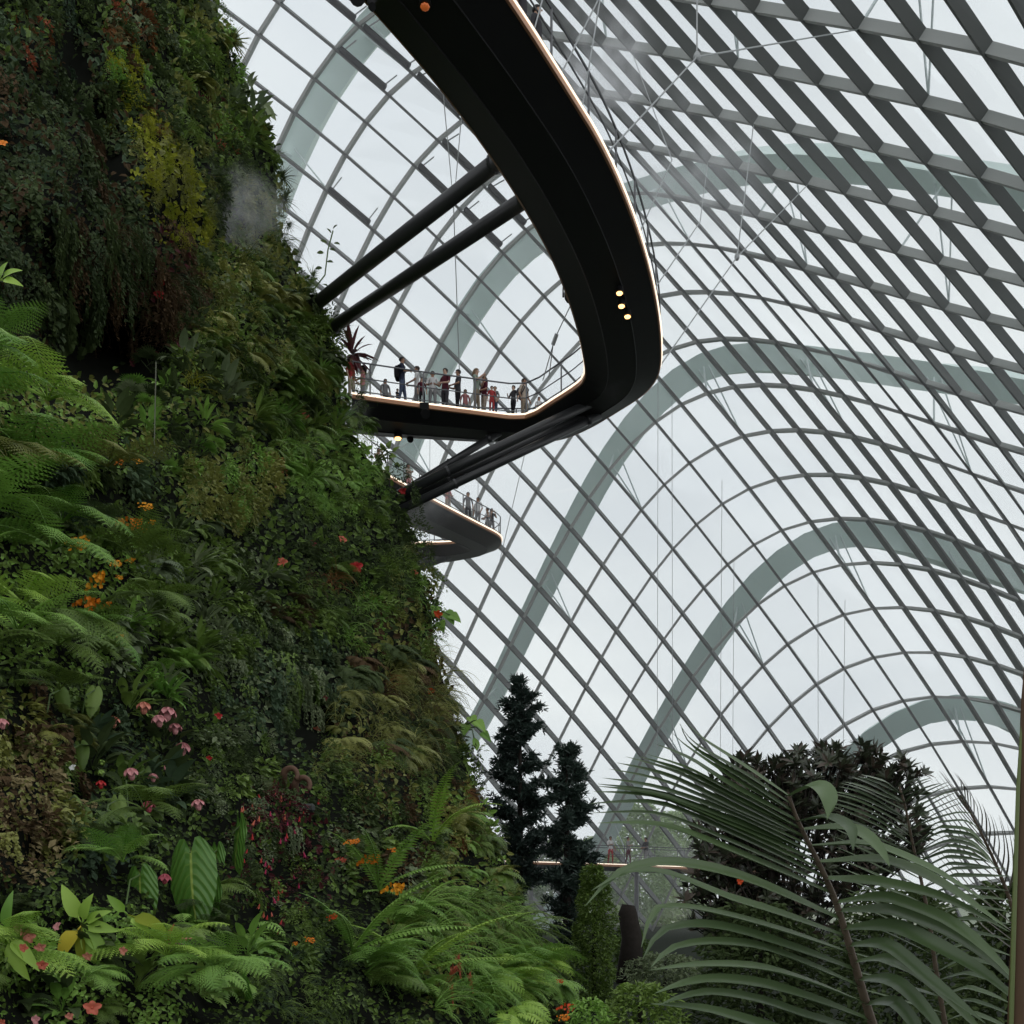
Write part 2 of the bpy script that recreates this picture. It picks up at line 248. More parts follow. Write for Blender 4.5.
# outer arched ribs standing off the glass, with V struts
for j, in ((-7,), (-3,), (1,), (5,), (9,)):
    ks = [k for k in range(-9, 29) if (k, j) in G]
    runs = []; cur = [ks[0]]
    for k in ks[1:]:
        if k == cur[-1]+1: cur.append(k)
        else: runs.append(cur); cur = [k]
    runs.append(cur); mb = MB(); ms = MB()
    run = max(runs, key=len)
    C = np.array([G[(k, j)]+(NRM[(k, j)]*1.5+np.array([0, 0, 2.5*min(max((k-1)/7., 0), 1)]) if j > 0 else NRM[(k, j)]*(1.5+2.1*min(max((k-3-max(0, -j))/6., 0), 1))) for k in run]); N_ = np.array([NRM[(k, j)] for k in run])
    # smooth the centre line
    for _ in range(3): C[1:-1] = .25*C[:-2]+.5*C[1:-1]+.25*C[2:]
    V = []
    for i in range(len(run)):
        t = nrm(C[min(i+1, len(run)-1)]-C[max(i-1, 0)]); s = nrm(np.cross(t, N_[i])); q = nrm(np.cross(s, t))
        if np.dot(q, N_[i]) < 0: q = -q
        # box girder with a bottom flange lip
        for a, b in ((-.62, 1.1), (.62, 1.1), (.62, .08), (.84, .08), (.84, -.02), (-.84, -.02), (-.84, .08), (-.62, .08)): V.append(C[i]+s*a+q*b)
    Fs = [(i*8+a, i*8+(a+1) % 8, i*8+8+(a+1) % 8, i*8+8+a) for i in range(len(run)-1) for a in range(8)]
    mb.add(V, Fs+[tuple(range(7, -1, -1)), tuple(len(V)-8+x for x in range(8))])
    trim_no[0] += 1; o = tag(mb.obj('trim_%d' % trim_no[0], M_rib), kind='structure')
    for i, k in enumerate(run):
        if k % 4 == 0 and 0 < i < len(run)-1 and (k, j) in G and (k, j+1) in G and k > -6:
            tube(ms, [C[i], G[(k, j)]], .07, 5); tube(ms, [C[i]*.8+C[i+1]*.2, G[(k, j+1)]], .05, 5); tube(ms, [C[i]*.8+C[i-1]*.2, G[(k, j+1)]], .05, 5)
    if ms.n: tag(ms.obj('strut', mat('pale_strut_%d' % j, (.75, .8, .8), .4), o), kind='structure')
# opened roof vents: dark sash bars along the upper edge of some panes on the far left side
for (k, j) in ((8, -8), (7, -7), (8, -7), (8, -6), (8, -5), (7, -5), (6, -5), (6, -4), (7, -4), (4, -6)):
    if (k, j) in G and (k, j+1) in G:
        a = G[(k, j)]-NRM[(k, j)]*.55; b = G[(k, j+1)]-NRM[(k, j+1)]*.55
        t = nrm(G[(k+1, j)]-G[(k, j)])
        mb = MB(); tube(mb, [a+(b-a)*.08+t*.22, a+(b-a)*.92+t*.22], .17, 6); o = mb.obj('sash_bar', mat('black_sash', (.03, .03, .033), .5))
        for u in (.12, .88):
            mb = MB(); p = a+(b-a)*u+t*.2; tube(mb, [p, p+t*.9+NRM[(k, j)]*.4], .04, 5); mb.obj('actuator_arm', M_cable, o)
        tag(o, None, 'window sash', 'dark sash bars of the opened roof vents'); o['label'] = 'dark opened roof vent sash bar on the glass shell above the struts'

# ------------------------------------------------------------------ ground
M_ground = mat('planting_soil', (.012, .018, .009), .9, 0, .1, .4, 1.5)
mb = MB(); R_ = 60
mb.add([[-60, -25, 0], [110, -25, 0], [110, 100, 0], [-60, 100, 0]], [(0, 1, 2, 3)])
tag(mb.obj('floor', M_ground), kind='structure')
mb = MB(); mb.add([[-400, 100, -.4], [400, 100, -.4], [400, 700, -.4], [-400, 700, -.4]], [(0, 1, 2, 3)])
tag(mb.obj('lawn', mat('outside_grass', (.24, .27, .19), .9, 0, .1, .3, .2)), 'outdoor lawn seen through the glass beyond the dome', 'lawn', None, 'structure')

# ------------------------------------------------------------------ planted mountain
SIL_Y = [-200, -120, 0, 30, 60, 100, 130, 160, 200, 230, 260, 300, 330, 360, 400, 440, 470, 500, 540, 580, 620, 660, 700, 740, 780, 820, 860, 900, 940, 980, 1024, 1100, 1180]
SIL_X = [160, 185, 219, 233, 240, 256, 272, 284, 286, 284, 300, 318, 338, 346, 350, 358, 388, 406, 418, 432, 438, 446, 458, 468, 480, 497, 512, 527, 540, 553, 572, 600, 640]
DEP_Y = [-200, 0, 300, 400, 500, 600, 700, 800, 900, 1024, 1180]
DEP_R = [36, 36, 35.5, 35, 33.5, 30.5, 27, 23, 19, 14.5, 10.5]
DEP_L = [24, 20, 13.5, 11, 9.5, 8.2, 7.2, 6.2, 5.4, 4.6, 3.8]
XL = -140.
def sil(y): return interp(y, SIL_Y, SIL_X)
BUMPS = [  # px, py, rx, ry, metres (+ deeper)
    (105, 350, 66, 52, 6.), (60, 300, 60, 60, 1.2), (70, 75, 26, 75, 1.6), (100, 150, 22, 60, 2.0), (316, 728, 30, 32, 2.2), (40, 500, 90, 34, 1.3),
    (350, 585, 26, 18, 1.2), (60, 200, 60, 80, -1.2), (160, 190, 40, 70, -.8), (30, 420, 90, 60, -1.6), (120, 740, 70, 50, .5),
    (270, 880, 40, 40, .7), (60, 610, 60, 60, .35), (250, 300, 50, 60, -.8), (380, 800, 60, 60, -.5), (400, 560, 40, 60, -.7)]
def depth(px, py):
    xs = sil(py)-9; u = min(max((px-XL)/(xs-XL), 0), 1)
    a = interp(py, DEP_Y, DEP_L); b = interp(py, DEP_Y, DEP_R)
    d = a+(b-a)*(.55*u**1.25+.45*u**3.2)
    for bx, by, rx, ry, m in BUMPS:
        q = ((px-bx)/rx)**2+((py-by)/ry)**2
        if q < 4: d += m*math.exp(-q*1.2)*(1 if m > 0 else 1)
    d += .22*math.sin(px*.071+py*.043)+.18*math.sin(px*.03-py*.083+2)
    return d
def wall_p(px, py): return at(px, py, depth(px, py))
def wall_n(px, py):
    a = wall_p(px+5, py)-wall_p(px-5, py); b = wall_p(px, py-5)-wall_p(px, py+5)
    n_ = nrm(np.cross(a, b))
    return n_ if np.dot(n_, -wall_p(px, py)+np.array([0, 0, ZC])) > 0 else -n_
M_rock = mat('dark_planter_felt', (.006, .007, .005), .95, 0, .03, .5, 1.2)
ys = list(range(-200, 1190, 22)); NX = 64; V = []
for y in ys:
    xs = sil(y)-9
    row = [at(-420+(xs+420)*i/NX, y, depth(-420+(xs+420)*i/NX, y)) for i in range(NX+1)]
    e = row[-1]; f = row[0]
    dirx = nrm([e[0], e[1], 0])
    left = np.array([-dirx[1], dirx[0], 0])
    for a, b in ((.5, .35), (1.6, 1.6), (4., 5.), (9., 12.)): row.append(e+dirx*b*.8+left*a)
    back = row[-1]
    row += [f+np.array([-8, 8, 0]), f+np.array([-1.5, 1., 0])]
    V.append(row)
n1 = len(V[0]); mb = MB(); Fs = []
for r in range(len(V)-1):
    for i in range(n1): Fs.append((r*n1+i, r*n1+(i+1) % n1, (r+1)*n1+(i+1) % n1, (r+1)*n1+i))
Fs.append(tuple(range(n1)))
VV = np.array([p for r in V for p in r]); VV[:, 2] = np.maximum(VV[:, 2], -.2)
mb.add(VV, Fs)
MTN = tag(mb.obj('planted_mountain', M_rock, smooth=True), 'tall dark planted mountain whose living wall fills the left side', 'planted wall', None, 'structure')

# ------------------------------------------------------------------ walkways
M_copper = mat('copper_edge_trim', (.34, .18, .10), .4, .45, .5)
M_led = mat('warm_led_strip', (1, .85, .7), .4, emit=(1., .83, .64), es=1.3)
M_rail = mat('brushed_rail_steel', (.12, .125, .13), .35, .4)
M_strut = mat('charcoal_strut_paint', (.03, .032, .033), .38, 0, .5)
M_soffit = M_dark
def resample(P, step):
    P = np.asarray(P, float); d = np.r_[0, np.cumsum(np.linalg.norm(np.diff(P, axis=0), axis=1))]
    n_ = max(2, int(d[-1]/step)+1); s = np.linspace(0, d[-1], n_)
    return np.stack([np.interp(s, d, P[:, i]) for i in range(3)], 1)
def smooth_poly(P, it=3):
    P = np.asarray(P, float)
    for _ in range(it):
        Q = [P[0]]
        for a, b in zip(P[:-1], P[1:]): Q += [a*.75+b*.25, a*.25+b*.75]
        Q.append(P[-1]); P = np.array(Q)
    return P
def walkway(root, A, B, belly=.55, rail_a=True, rail_b=True, post_step=1.9, led=.028, soffit=None):
    """deck between edge lines A and B (same count); child meshes under root"""
    A = np.asarray(A); B = np.asarray(B); n_ = len(A); mb = MB(); V = []
    for a, b in zip(A, B):
        u = b-a; z = np.array([0, 0, 1.])
        V += [a, b, b-z*.16, b-u*.30-z*belly, a+u*.30-z*belly, a-z*.16]
    Fs = [(i*6+k, i*6+(k+1) % 6, i*6+6+(k+1) % 6, i*6+6+k) for i in range(n_-1) for k in range(6)]
    Fs += [tuple(range(5, -1, -1)), tuple(len(V)-6+k for k in range(6))]
    mb.add(V, Fs); mb.obj('deck', soffit or M_soffit, root)
    # ribs under the soffit
    for f in (.31, .69):
        mr = MB(); tube(mr, [a+(b-a)*f-[0, 0, belly] for a, b in zip(A, B)], .018, 4)
        mr.obj('soffit_rib', M_dark, root)
    for E, O, rail in ((A, B, rail_a), (B, A, rail_b)):
        out = [nrm((e-o)*[1, 1, 0]) for e, o in zip(E, O)]
        mb = MB(); V = []
        for e, o in zip(E, out): V += [e+[0, 0, .02], e+o*.05+[0, 0, .02], e+o*.05-[0, 0, .15], e-[0, 0, .17]]
        mb.add(V, [(i*4+k, i*4+(k+1) % 4, i*4+4+(k+1) % 4, i*4+4+k) for i in range(n_-1) for k in range(4)])
        mb.obj('edge_trim', M_copper, root)
        mb = MB(); tube(mb, [e+o*.06+[0, 0, .0] for e, o in zip(E, out)], led, 5); mb.obj('led_strip', M_led, root)
        if rail:
            R1 = resample([e+[0, 0, 1.1] for e in E], .6); R0 = resample([e+[0, 0, .0] for e in E], .6)
            for h, nm in ((0, 'handrail'), (.52, 'mid_rail'), (.97, 'kick_rail')):
                mb = MB(); tube(mb, [p-[0, 0, h] for p in R1], .02 if h else .027, 5); mb.obj(nm, M_rail, root)
            st = max(1, int(round(post_step/.6)))
            for i in range(0, len(R1), st):
                mb = MB(); tube(mb, [R1[i]-[0, 0, 1.1], R1[i]], .028, 5); mb.obj('post', M_rail, root)
H = 17.0
def zl(pts, h=H): return [at_z(x, y, h) for x, y in pts]
inn = zl([(-330, -900), (150, -250), (372, 0), (440, 78), (497, 156), (540, 226), (563, 275), (579, 325), (586, 360), (587, 377), (572, 388), (545, 405), (532, 414), (515, 416), (480, 411), (430, 405), (380, 398), (352, 394)])
out = zl([(-60, -900), (340, -250), (512, 0), (560, 76), (603, 145), (634, 218), (652, 280), (660, 330), (660, 366), (652, 381), (640, 393), (616, 408), (590, 424), (560, 437), (520, 439), (470, 437), (420, 434), (380, 432), (350, 428)])
inn = resample(smooth_poly(inn, 2), .5); out = smooth_poly(out, 2)
# pair up by arc fraction between matched key stations
def pair(A, O, marks_a, marks_o, n_):
    def par(P):
        d = np.r_[0, np.cumsum(np.linalg.norm(np.diff(P, axis=0), axis=1))]; return d/d[-1]
    pa, po = par(A), par(O)
    fa = [0]+[pa[np.argmin(np.linalg.norm(A-m, axis=1))] for m in marks_a]+[1]
    fo = [0]+[po[np.argmin(np.linalg.norm(O-m, axis=1))] for m in marks_o]+[1]
    s = np.linspace(0, len(fa)-1, n_); va = np.interp(s, range(len(fa)), fa); vo = np.interp(s, range(len(fo)), fo)
    g = lambda P, p, v: np.stack([np.interp(v, p, P[:, i]) for i in range(3)], 1)
    return g(A, pa, va), g(O, po, vo)
A, B = pair(inn, out, zl([(372, 0), (497, 156), (563, 275), (587, 374), (532, 414), (430, 405)]), zl([(512, 0), (603, 145), (652, 280), (650, 385), (560, 437), (420, 434)]), 130)
r = empty('elevated_walkway', at_z(560, 300, H)); bpy.context.view_layer.update()
def under(root, fn):
    before = set(bpy.data.objects); fn(); inv = Matrix.Translation(-root.location)
    for o in set(bpy.data.objects)-before:
        if o.parent is root: o.matrix_parent_inverse = inv
under(r, lambda: walkway(r, A, B, .36, post_step=1.8))
tag(r, 'curving black elevated walkway with lit copper edge sweeping across the top of the dome', 'walkway')
UPPER = (A, B)
# second loop, farther back
H2 = 20.0
inn = [at_z(x, y, H2) for x, y in ((330, 432), (369, 465), (404, 484), (432, 499), (460, 514), (485, 527), (497, 533), (502, 538))]
end1 = [at_z(498, 547, H2), at_z(484, 551, H2), at_z(466, 555, H2), at_z(440, 559, H2), at_z(411, 563, H2), at_z(380, 568, H2)]
inb = [at_z(320, 500, H2), at_z(375, 512, H2), at_z(405, 522, H2), at_z(428, 530, H2), at_z(445, 536, H2), at_z(455, 539, H2), at_z(457, 540.5, H2), at_z(450, 541.5, H2), at_z(430, 542.2, H2), at_z(408, 543, H2), at_z(380, 545, H2)]
O = smooth_poly(np.array(inn+end1), 2); I = smooth_poly(np.array(inb), 2)
A2, B2 = pair(O, I, [at_z(404, 484, H2), at_z(485, 527, H2), at_z(502, 541, H2), at_z(440, 559, H2)], [at_z(405, 522, H2), at_z(445, 536, H2), at_z(457, 540.5, H2), at_z(420, 542.5, H2)], 70)
r2 = empty('elevated_walkway', at_z(450, 520, H2))
M_sof2 = mat('brown_grey_soffit', (.035, .031, .028), .5, 0, .4, .25, .5)
under(r2, lambda: walkway(r2, A2, B2, .55, post_step=1.4, led=.04, soffit=M_sof2))
tag(r2, 'smaller distant walkway loop with rounded tip, beneath the main walkway', 'walkway')
# far low footbridge
a = at(505, 861, 62); b = at(760, 870, 62)
LA = np.array([a+(b-a)*t+np.array([0, -1.1*math.sin(t*math.pi), 0]) for t in np.linspace(0, 1, 30)]); LB = LA+[0, 2.6, 0]
r3 = empty('footbridge', LA[15]); under(r3, lambda: walkway(r3, LA, LB, .35, post_step=1.6, led=.022))
def piers():
    for t in (3, 15, 26):
        mb = MB(); tube(mb, [LA[t]+[0, 1.3, -.35], [LA[t][0], LA[t][1]+1.3, 0]], .14, 8); mb.obj('pier', M_rail, r3)
under(r3, piers)
tag(r3, 'low straight footbridge with orange edge far behind the conifers', 'walkway')
# struts
def strut(name, p, q, rad, label, flange=True):
    mb = MB(); p = np.asarray(p); q = np.asarray(q); tube(mb, [p, q], rad, 16)
    o = mb.obj(name, M_strut, smooth=True); tag(o, label, 'strut', 'tubular struts bracing the walkway to the mountain')
    if flange:
        d = nrm(q-p)
        for u in (q-d*.5, p+d*2.2): m2 = MB(); tube(m2, [u, u+d*.08], rad*1.2, 16); m2.obj('collar', M_strut, o)
    return o
strut('support_strut', at(278, 334, 35.5), at(506, 150, 24.2)+[0, 0, -.1], .20, 'upper of two thick parallel dark tubes under the walkway at top')
strut('support_strut', at(306, 345, 36), at(536, 188, 25.4)+[0, 0, -.1], .20, 'lower of two thick parallel dark tubes under the walkway at top')
strut('support_strut', at(388, 500, 34.6), at(612, 390, 34.6)+[0, 0, -.1], .16, 'topmost diagonal dark tube bracing the walkway bend from below')
strut('support_strut', at(390, 508, 35.0), at(628, 392, 35.4)+[0, 0, -.1], .14, 'middle diagonal dark tube bracing the walkway bend from below')
strut('support_strut', at(396, 512, 34.2), at(600, 412, 35.2)+[0, 0, -.1], .14, 'lowest and palest diagonal tube bracing the walkway bend from below')
strut('support_strut', at(396, 496, 36.6), at(500, 432, 36.6), .13, 'short dark diagonal tube tucked behind the three bracing tubes')
strut('support_strut', at(408, 570, 58), at(470, 546, 58.5), .30, 'grey diagonal tube under the smaller distant walkway loop')
# lamps
M_blk = mat('black_lamp_housing', (.01, .01, .011), .4)
M_bulb = mat('warm_bulb', (1, .8, .5), .3, emit=(1., .52, .18), es=3.2)
M_dim = mat('dim_red_bulb', (.8, .2, .05), .3, emit=(1., .22, .05), es=.15)
def lamp(px, py, h, m, label, rad=.095, group='downlights under the walkway'):
    p = at_z(px, py, h-.48); r = empty('downlight', p+[0, 0, .1])
    mb = MB(); tube(mb, [[0, 0, .02], [0, 0, -.14]], [rad*1.05, rad*1.25], 12); mb.obj('housing', M_blk, r)
    mb = MB(); ball(mb, [0, 0, -.15], [rad*.95, rad*.95, rad*.5]); mb.obj('bulb', m, r)
    tag(r, label, 'lamp', group)
lamp(619.5, 291.5, H, M_bulb, 'topmost of three glowing warm downlights under the walkway bend')
lamp(621.5, 304.5, H, M_bulb, 'middle of three glowing warm downlights under the walkway bend')
lamp(627.5, 315, H, M_bulb, 'lowest of three glowing warm downlights under the walkway bend')
lamp(425, 4, H, M_dim, 'dim reddish lamp under the walkway at the top edge')
lamp(398, 437, H, M_bulb, 'single glowing warm lamp under the walkway beside the planted wall', .13)
def spot(px, py, Y, s, label):
    r = empty('spotlight', at(px, py, Y))
    mb = MB(); tube(mb, [[0, 0, .15*s], [.05*s, -.3*s, -.1*s]], [.15*s, .2*s], 12); mb.obj('lamp_head', M_blk, r)
    mb = MB(); tube(mb, [[.17*s, -.1*s, .0], [.17*s, 0, .3*s], [-.17*s, 0, .3*s], [-.17*s, -.1*s, .0]], .03*s, 5); tube(mb, [[0, 0, .3*s], [.25*s, 0, .5*s]], .04*s, 6); mb.obj('bracket', M_blk, r)
    mb = MB(); V = []
    for a_, b_ in ((-1, 0), (1, 0), (1, .22), (-1, .22)): V.append([a_*.2*s, -.3*s-b_*s*.5, .12*s+b_*s])
    mb.add(V, [(0, 1, 2, 3)]); o = mb.obj('barn_door', M_blk, r); md = o.modifiers.new('s', 'SOLIDIFY'); md.thickness = .02
    tag(r, label, 'lamp')
spot(569, 299, 29.2, 1.0, 'black spotlight cluster clamped on the inner edge of the walkway curve')
spot(576, 303, 29.5, .7, 'smaller black spotlight half hidden at the walkway edge beside the cluster')
spot(357, 3, 18.8, .75, 'black spotlight hanging off the walkway at the very top')
spot(372, 10, 18.9, .35, 'tiny black fitting beside the top spotlight')
spot(410, 440, 37.4, .6, 'black boxy lamp under the walkway beside the warm lamp')
spot(425, 415, 35.2, .8, 'dark lamp rig hung on the face of the walkway below the visitors')
# cables
def cable(pts, label, rad=.02, node=False):
    mb = MB(); tube(mb, pts, rad, 5); o = mb.obj('suspension_cable', M_cable); tag(o, label, 'cable', 'suspension cables of the walkway')
    if node:
        m2 = MB(); ball(m2, pts[-1], [.10, .10, .14]); m2.obj('cable_clamp', M_cable, o)
    return o
n1_, n2_ = at(697, 57, 27), at(737, 257, 38)
cable([at_z(608, 152, H), n1_], 'cable from the walkway edge up to the high clamp, upper pair', .022, True)
cable([n1_, G[(24, -7)]-NRM[(24, -7)]*.4], 'cable from the high clamp to the glass shell at upper right', .022)
cable([n1_, at(697, -60, 27)], 'short upright cable rising from the high clamp', .022)
cable([at_z(660, 366, H), n2_], 'cable from the walkway bend up to the lower clamp', .022, True)
cable([n2_, G[(19, -4)]-NRM[(19, -4)]*.4], 'cable from the lower clamp to the glass shell on the right', .026)
cable([n2_, G[(19, -5)]-NRM[(19, -5)]*.4], 'upright cable from the lower clamp to the glass shell', .026)
cable([at_z(640, 232, H), at(672, 160, 34), G[(17, -6)]-NRM[(17, -6)]*.4], 'thin cable from the outer walkway curve into the mist', .02)
cable([at_z(654, 290, H), at(700, 222, 38), G[(16, -4)]-NRM[(16, -4)]*.4], 'thin cable from the outer walkway curve to the grid below the mist', .02)
cable([at_z(560, 76, H), at(598, 0, 22), at(606, -60, 23)], 'cable rising past the top of the walkway near its lit edge', .018)
cable([at_z(582, 108, H), at(600, 0, 23), at(606, -60, 23.5)], 'second cable rising past the top of the walkway near its lit edge', .018)
cable([at_z(534, 30, H), at(556, -50, 21)], 'cable rising steeply at the walkway edge at the top', .016)
cable([at(440, 60, 24), at(452, 188, 34)], 'thin slanted cable left of the walkway, above the struts', .014)
cable([at(462, 110, 26), at(455, 190, 34)], 'thin cable crossing the other slanted one above the struts', .014)
cable([at(453, 190, 34), at_z(458, 412, H)+[0, 1.8, 1.1]], 'thin upright cable down to the visitors on the walkway', .018)
cable([at(575, 296, 31), at(557, 334, 33.4)], 'cable from the walkway edge down to the small clamp by the railing', .018)
cable([at(557, 334, 33.4), at(553, 345, 33.6)], 'thick short clamp rod by the walkway railing', .07)
cable([at(553, 345, 33.6), at_z(543, 405, H)+[0, .1, .9]], 'left bracing cable at the walkway railing by the bend', .018)
cable([at(553, 345, 33.6), at_z(549, 402, H)+[0, .1, .9]], 'right bracing cable at the walkway railing by the bend', .018)
cable([at(500, 560, 60), at(528, 440, 55)], 'long thin cable below the walkway bend', .02)
for i, (x, y0, y1) in enumerate(((658, 380, 760), (734, 560, 780), (672, 400, 770), (722, 480, 760), (818, 570, 760), (430, 430, 540), (845, 600, 750), (478, 445, 500))):
    Y = 60; cable([at(x, y0, Y), at(x+rnd.uniform(-2, 2), y1, Y)], 'faint upright wire hanging in the far dome, seen against the pale sky', .016)['group'] = 'faint hanging wires'

# ------------------------------------------------------------------ leaves and fronds
def blade(L, W, seg=3, droop=.6, a0=.0, fold=.15, prof='lance', wav=0.):
    """leaf along +Y from the origin, upper face +Z, V-folded along the midrib"""
    V = []; y = z = 0.; P = [(0., 0.)]; A = [a0]
    for i in range(seg):
        a = a0-droop*(i+.5)/seg; y += L/seg*math.cos(a); z += L/seg*math.sin(a); P.append((y, z)); A.append(a)
    for i, (y, z) in enumerate(P):
        t = i/seg
        if prof == 'lance': w_ = math.sin(math.pi*min(.06+t*.94, 1))**.8
        elif prof == 'ovate': w_ = math.sin(math.pi*t**.62)**.75 if 0 < t < 1 else .04
        elif prof == 'round': w_ = max(math.sin(math.pi*min(max(t, .0), 1)), 0)**.5 if 0 < t < 1 else .1
        elif prof == 'heart': w_ = (1-t)**.75*1.15+.0 if t > .02 else .72
        elif prof == 'strap': w_ = min(1, .35+3*t)*(1-t**4)
        else: w_ = (1-t)**.8
        w_ = max(w_, .03)*W/2; q = fold*w_+wav*(1 if i % 2 else -1)*w_
        V += [(-w_, y, z+q), (0, y, z), (w_, y, z+q)]
    Fs = []
    for i in range(seg):
        o = i*3; Fs += [(o, o+1, o+4, o+3), (o+1, o+2, o+5, o+4)]
    return np.array(V), Fs
def flat_leaf(L, W, droop=.3):
    """cheap four-corner leaf, kinked at its middle"""
    c, s_ = math.cos(droop), math.sin(droop); m = L*.42; y2, z2 = m+L*.3*c, -L*.3*s_
    return np.array([(0, 0, 0), (W*.46, L*.28, .05*W+.02*L), (W*.36, y2, z2+.12*W), (0, m+L*.58*c, -L*.58*s_), (-W*.36, y2, z2+.12*W), (-W*.46, L*.28, .05*W+.02*L)]), [(0, 1, 2, 3), (0, 3, 4, 5)]
def frame(d, up=(0, 0, 1), roll=0.):
    d = nrm(d); x = np.cross(d, up)
    x = nrm(x) if np.linalg.norm(x) > 1e-3 else np.array([1., 0, 0])
    z = np.cross(x, d)
    if roll: x, z = x*math.cos(roll)+z*math.sin(roll), -x*math.sin(roll)+z*math.cos(roll)
    return np.stack([x, d, z], 1)
def put(mb, leaf, p, d, up=(0, 0, 1), roll=0., s=1., mi=0):
    V, Fs = leaf; mb.add(np.asarray(p)+(V*s)@frame(d, up, roll).T, Fs, mi)
def rdir(r, lo=-.2, hi=1.): # direction outward (-Y) hemisphere
    a = r.uniform(-1.25, 1.25); e = r.uniform(lo, hi); return np.array([math.sin(a)*math.cos(e), -math.cos(a)*math.cos(e), math.sin(e)])
def frond(mb, p, d, L, npair=14, pw=.5, droop=1.3, a0=0., pin_w=.12, bi=False, taper=.9, roll=0., mi=0, stem=0, base=.12, seg=2, up=(0, 0, 1)):
    """fern frond: arching rachis with pairs of pinnae (twice divided when bi)"""
    Fm = frame(d, up, roll); y = z = 0.; pts = []; N = npair+2
    for i in range(N+1):
        t = i/N; a = a0-droop*t; pts.append((np.array([0, y, z]), a, t)); y += L/N*math.cos(a); z += L/N*math.sin(a)
    tube(mb, [np.asarray(p)+Fm@q[0] for q in pts[::2]], [L*.011*(1-.8*q[2]) for q in pts[::2]], 3, stem, False)
    for (q, a, t) in pts:
        if t < base or t > .985: continue
        u = (t-base)/(1-base); pl = L*pw*(math.sin(math.pi*(.12+.88*(u**.8)))**.75*(1-.25*u) if taper else 1)*(.95+.1*math.sin(q[1]*91))
        ca, sa = math.cos(a), math.sin(a)
        for sgn in (-1, 1):
            pd = np.array([sgn*.88, .48*ca, .48*sa-.1]); pd = nrm(pd)
            upv = np.array([0, -sa, ca]); X = nrm(np.cross(pd, upv)); Z = np.cross(X, pd); FF = Fm@np.stack([X, pd, Z], 1)
            o = np.asarray(p)+Fm@q
            if not bi:
                V, Fs = blade(pl, pl*pin_w*2, seg, .5, .05, .1, 'lance'); mb.add(o+V@FF.T, Fs, mi)
            else:
                nb = 7; V = []; Fs = []
                for k in range(nb):
                    tt = (k+.5)/nb; yy = pl*tt; zz = -.12*pl*tt*tt; h = pl*.20*(1-tt)**.7*1.0+.004; wd = pl/nb*.46
                    for s2 in (-1, 1):
                        b = len(V); V += [(0, yy-wd, zz), (0, yy+wd, zz), (s2*h, yy+wd*1.7, zz-.25*h)]; Fs.append((b, b+1, b+2))
                mb.add(o+np.array(V)@FF.T, Fs, mi)
# --- prototypes: local -Y faces away from the wall, +Z up, nominal size 1 m
def proto_fern(seed, bi=True, n=9, droop=1.5, npair=13, up0=.35):
    r = random.Random(seed); mb = MB()
    for i in range(n):
        a = -1.5+3.0*(i+.5)/n+r.uniform(-.2, .2); e = r.uniform(up0-.35, up0+.45)
        d = np.array([math.sin(a)*math.cos(e), -math.cos(a)*math.cos(e), math.sin(e)])
        frond(mb, (0, 0, 0), d, r.uniform(.5, .68), npair, r.uniform(.26, .34), droop*r.uniform(.8, 1.2), .25, .13, bi, roll=r.uniform(-.3, .3))
    return mb
def proto_sword(seed):
    r = random.Random(seed); mb = MB()
    for i in range(12):
        a = r.uniform(-1.5, 1.5); e = r.uniform(-.2, .9); d = np.array([math.sin(a)*math.cos(e), -math.cos(a)*math.cos(e), math.sin(e)])
        frond(mb, (0, 0, 0), d, r.uniform(.5, .75), 22, .11, r.uniform(1.1, 2.1), .3, .17, False, taper=.9, roll=r.uniform(-.3, .3), seg=1)
    return mb
def proto_bush(seed, n=170, lw=.05, ll=.095, R=.36, depthk=.75, prof=None):
    r = random.Random(seed); mb = MB()
    for i in range(n):
        d = np.array([r.gauss(0, 1), -abs(r.gauss(0, 1)), r.gauss(0, 1)]); d = nrm(d)
        p = d*R*r.uniform(.45, 1.)*np.array([1, depthk, 1])
        p = p*(1+.18*math.sin(3*math.atan2(d[0], d[2])+seed))
        dd = nrm(d+np.array([r.uniform(-.9, .9), r.uniform(-.9, .2), r.uniform(-1.1, .5)])); s = r.uniform(.7, 1.3)
        put(mb, blade(ll, lw, 2, .6, .2, .2, prof) if prof else flat_leaf(ll, lw, .4), p, dd, nrm(d+[0, 0, .8]), r.uniform(-.5, .5), s)
    return mb
def proto_trail(seed, n=12, L=.9, lw=.045, ll=.075, step=.035):
    r = random.Random(seed); mb = MB()
    for i in range(n):
        x = r.uniform(-.3, .3); l_ = L*r.uniform(.45, 1.); y0 = r.uniform(-.16, .0); ph = r.uniform(0, 6); k = int(l_/step)
        P = [np.array([x+.03*math.sin(ph+q*.4), y0-.10*math.sin(min(q/k*3, 1.57))-.04, .1-q*step]) for q in range(k+1)]
        tube(mb, P[::3], .004, 3, 0, False)
        for q, p in enumerate(P):
            a = r.uniform(-1.4, 1.4)
            put(mb, flat_leaf(ll, lw, .5), p, (math.sin(a), -math.cos(a)*.7, -r.uniform(.1, .9)), (0, -.5, .8), r.uniform(-.5, .5), r.uniform(.6, 1.25))
    return mb
def proto_broad(seed, n=14, L=.42, W=.15, prof='ovate', droop=1.1, lo=-.2, hi=1.2, stalk=.25):
    r = random.Random(seed); mb = MB()
    for i in range(n):
        d = rdir(r, lo, hi); p = d*stalk*r.uniform(.5, 1.3); tube(mb, [(0, 0, 0), p*.5+[0, 0, .02], p], .008, 3, 0, False)
        put(mb, blade(L, W, 5, droop*r.uniform(.6, 1.3), .2, .22, prof), p, d, (0, 0, 1), r.uniform(-.5, .5), r.uniform(.65, 1.15))
    return mb
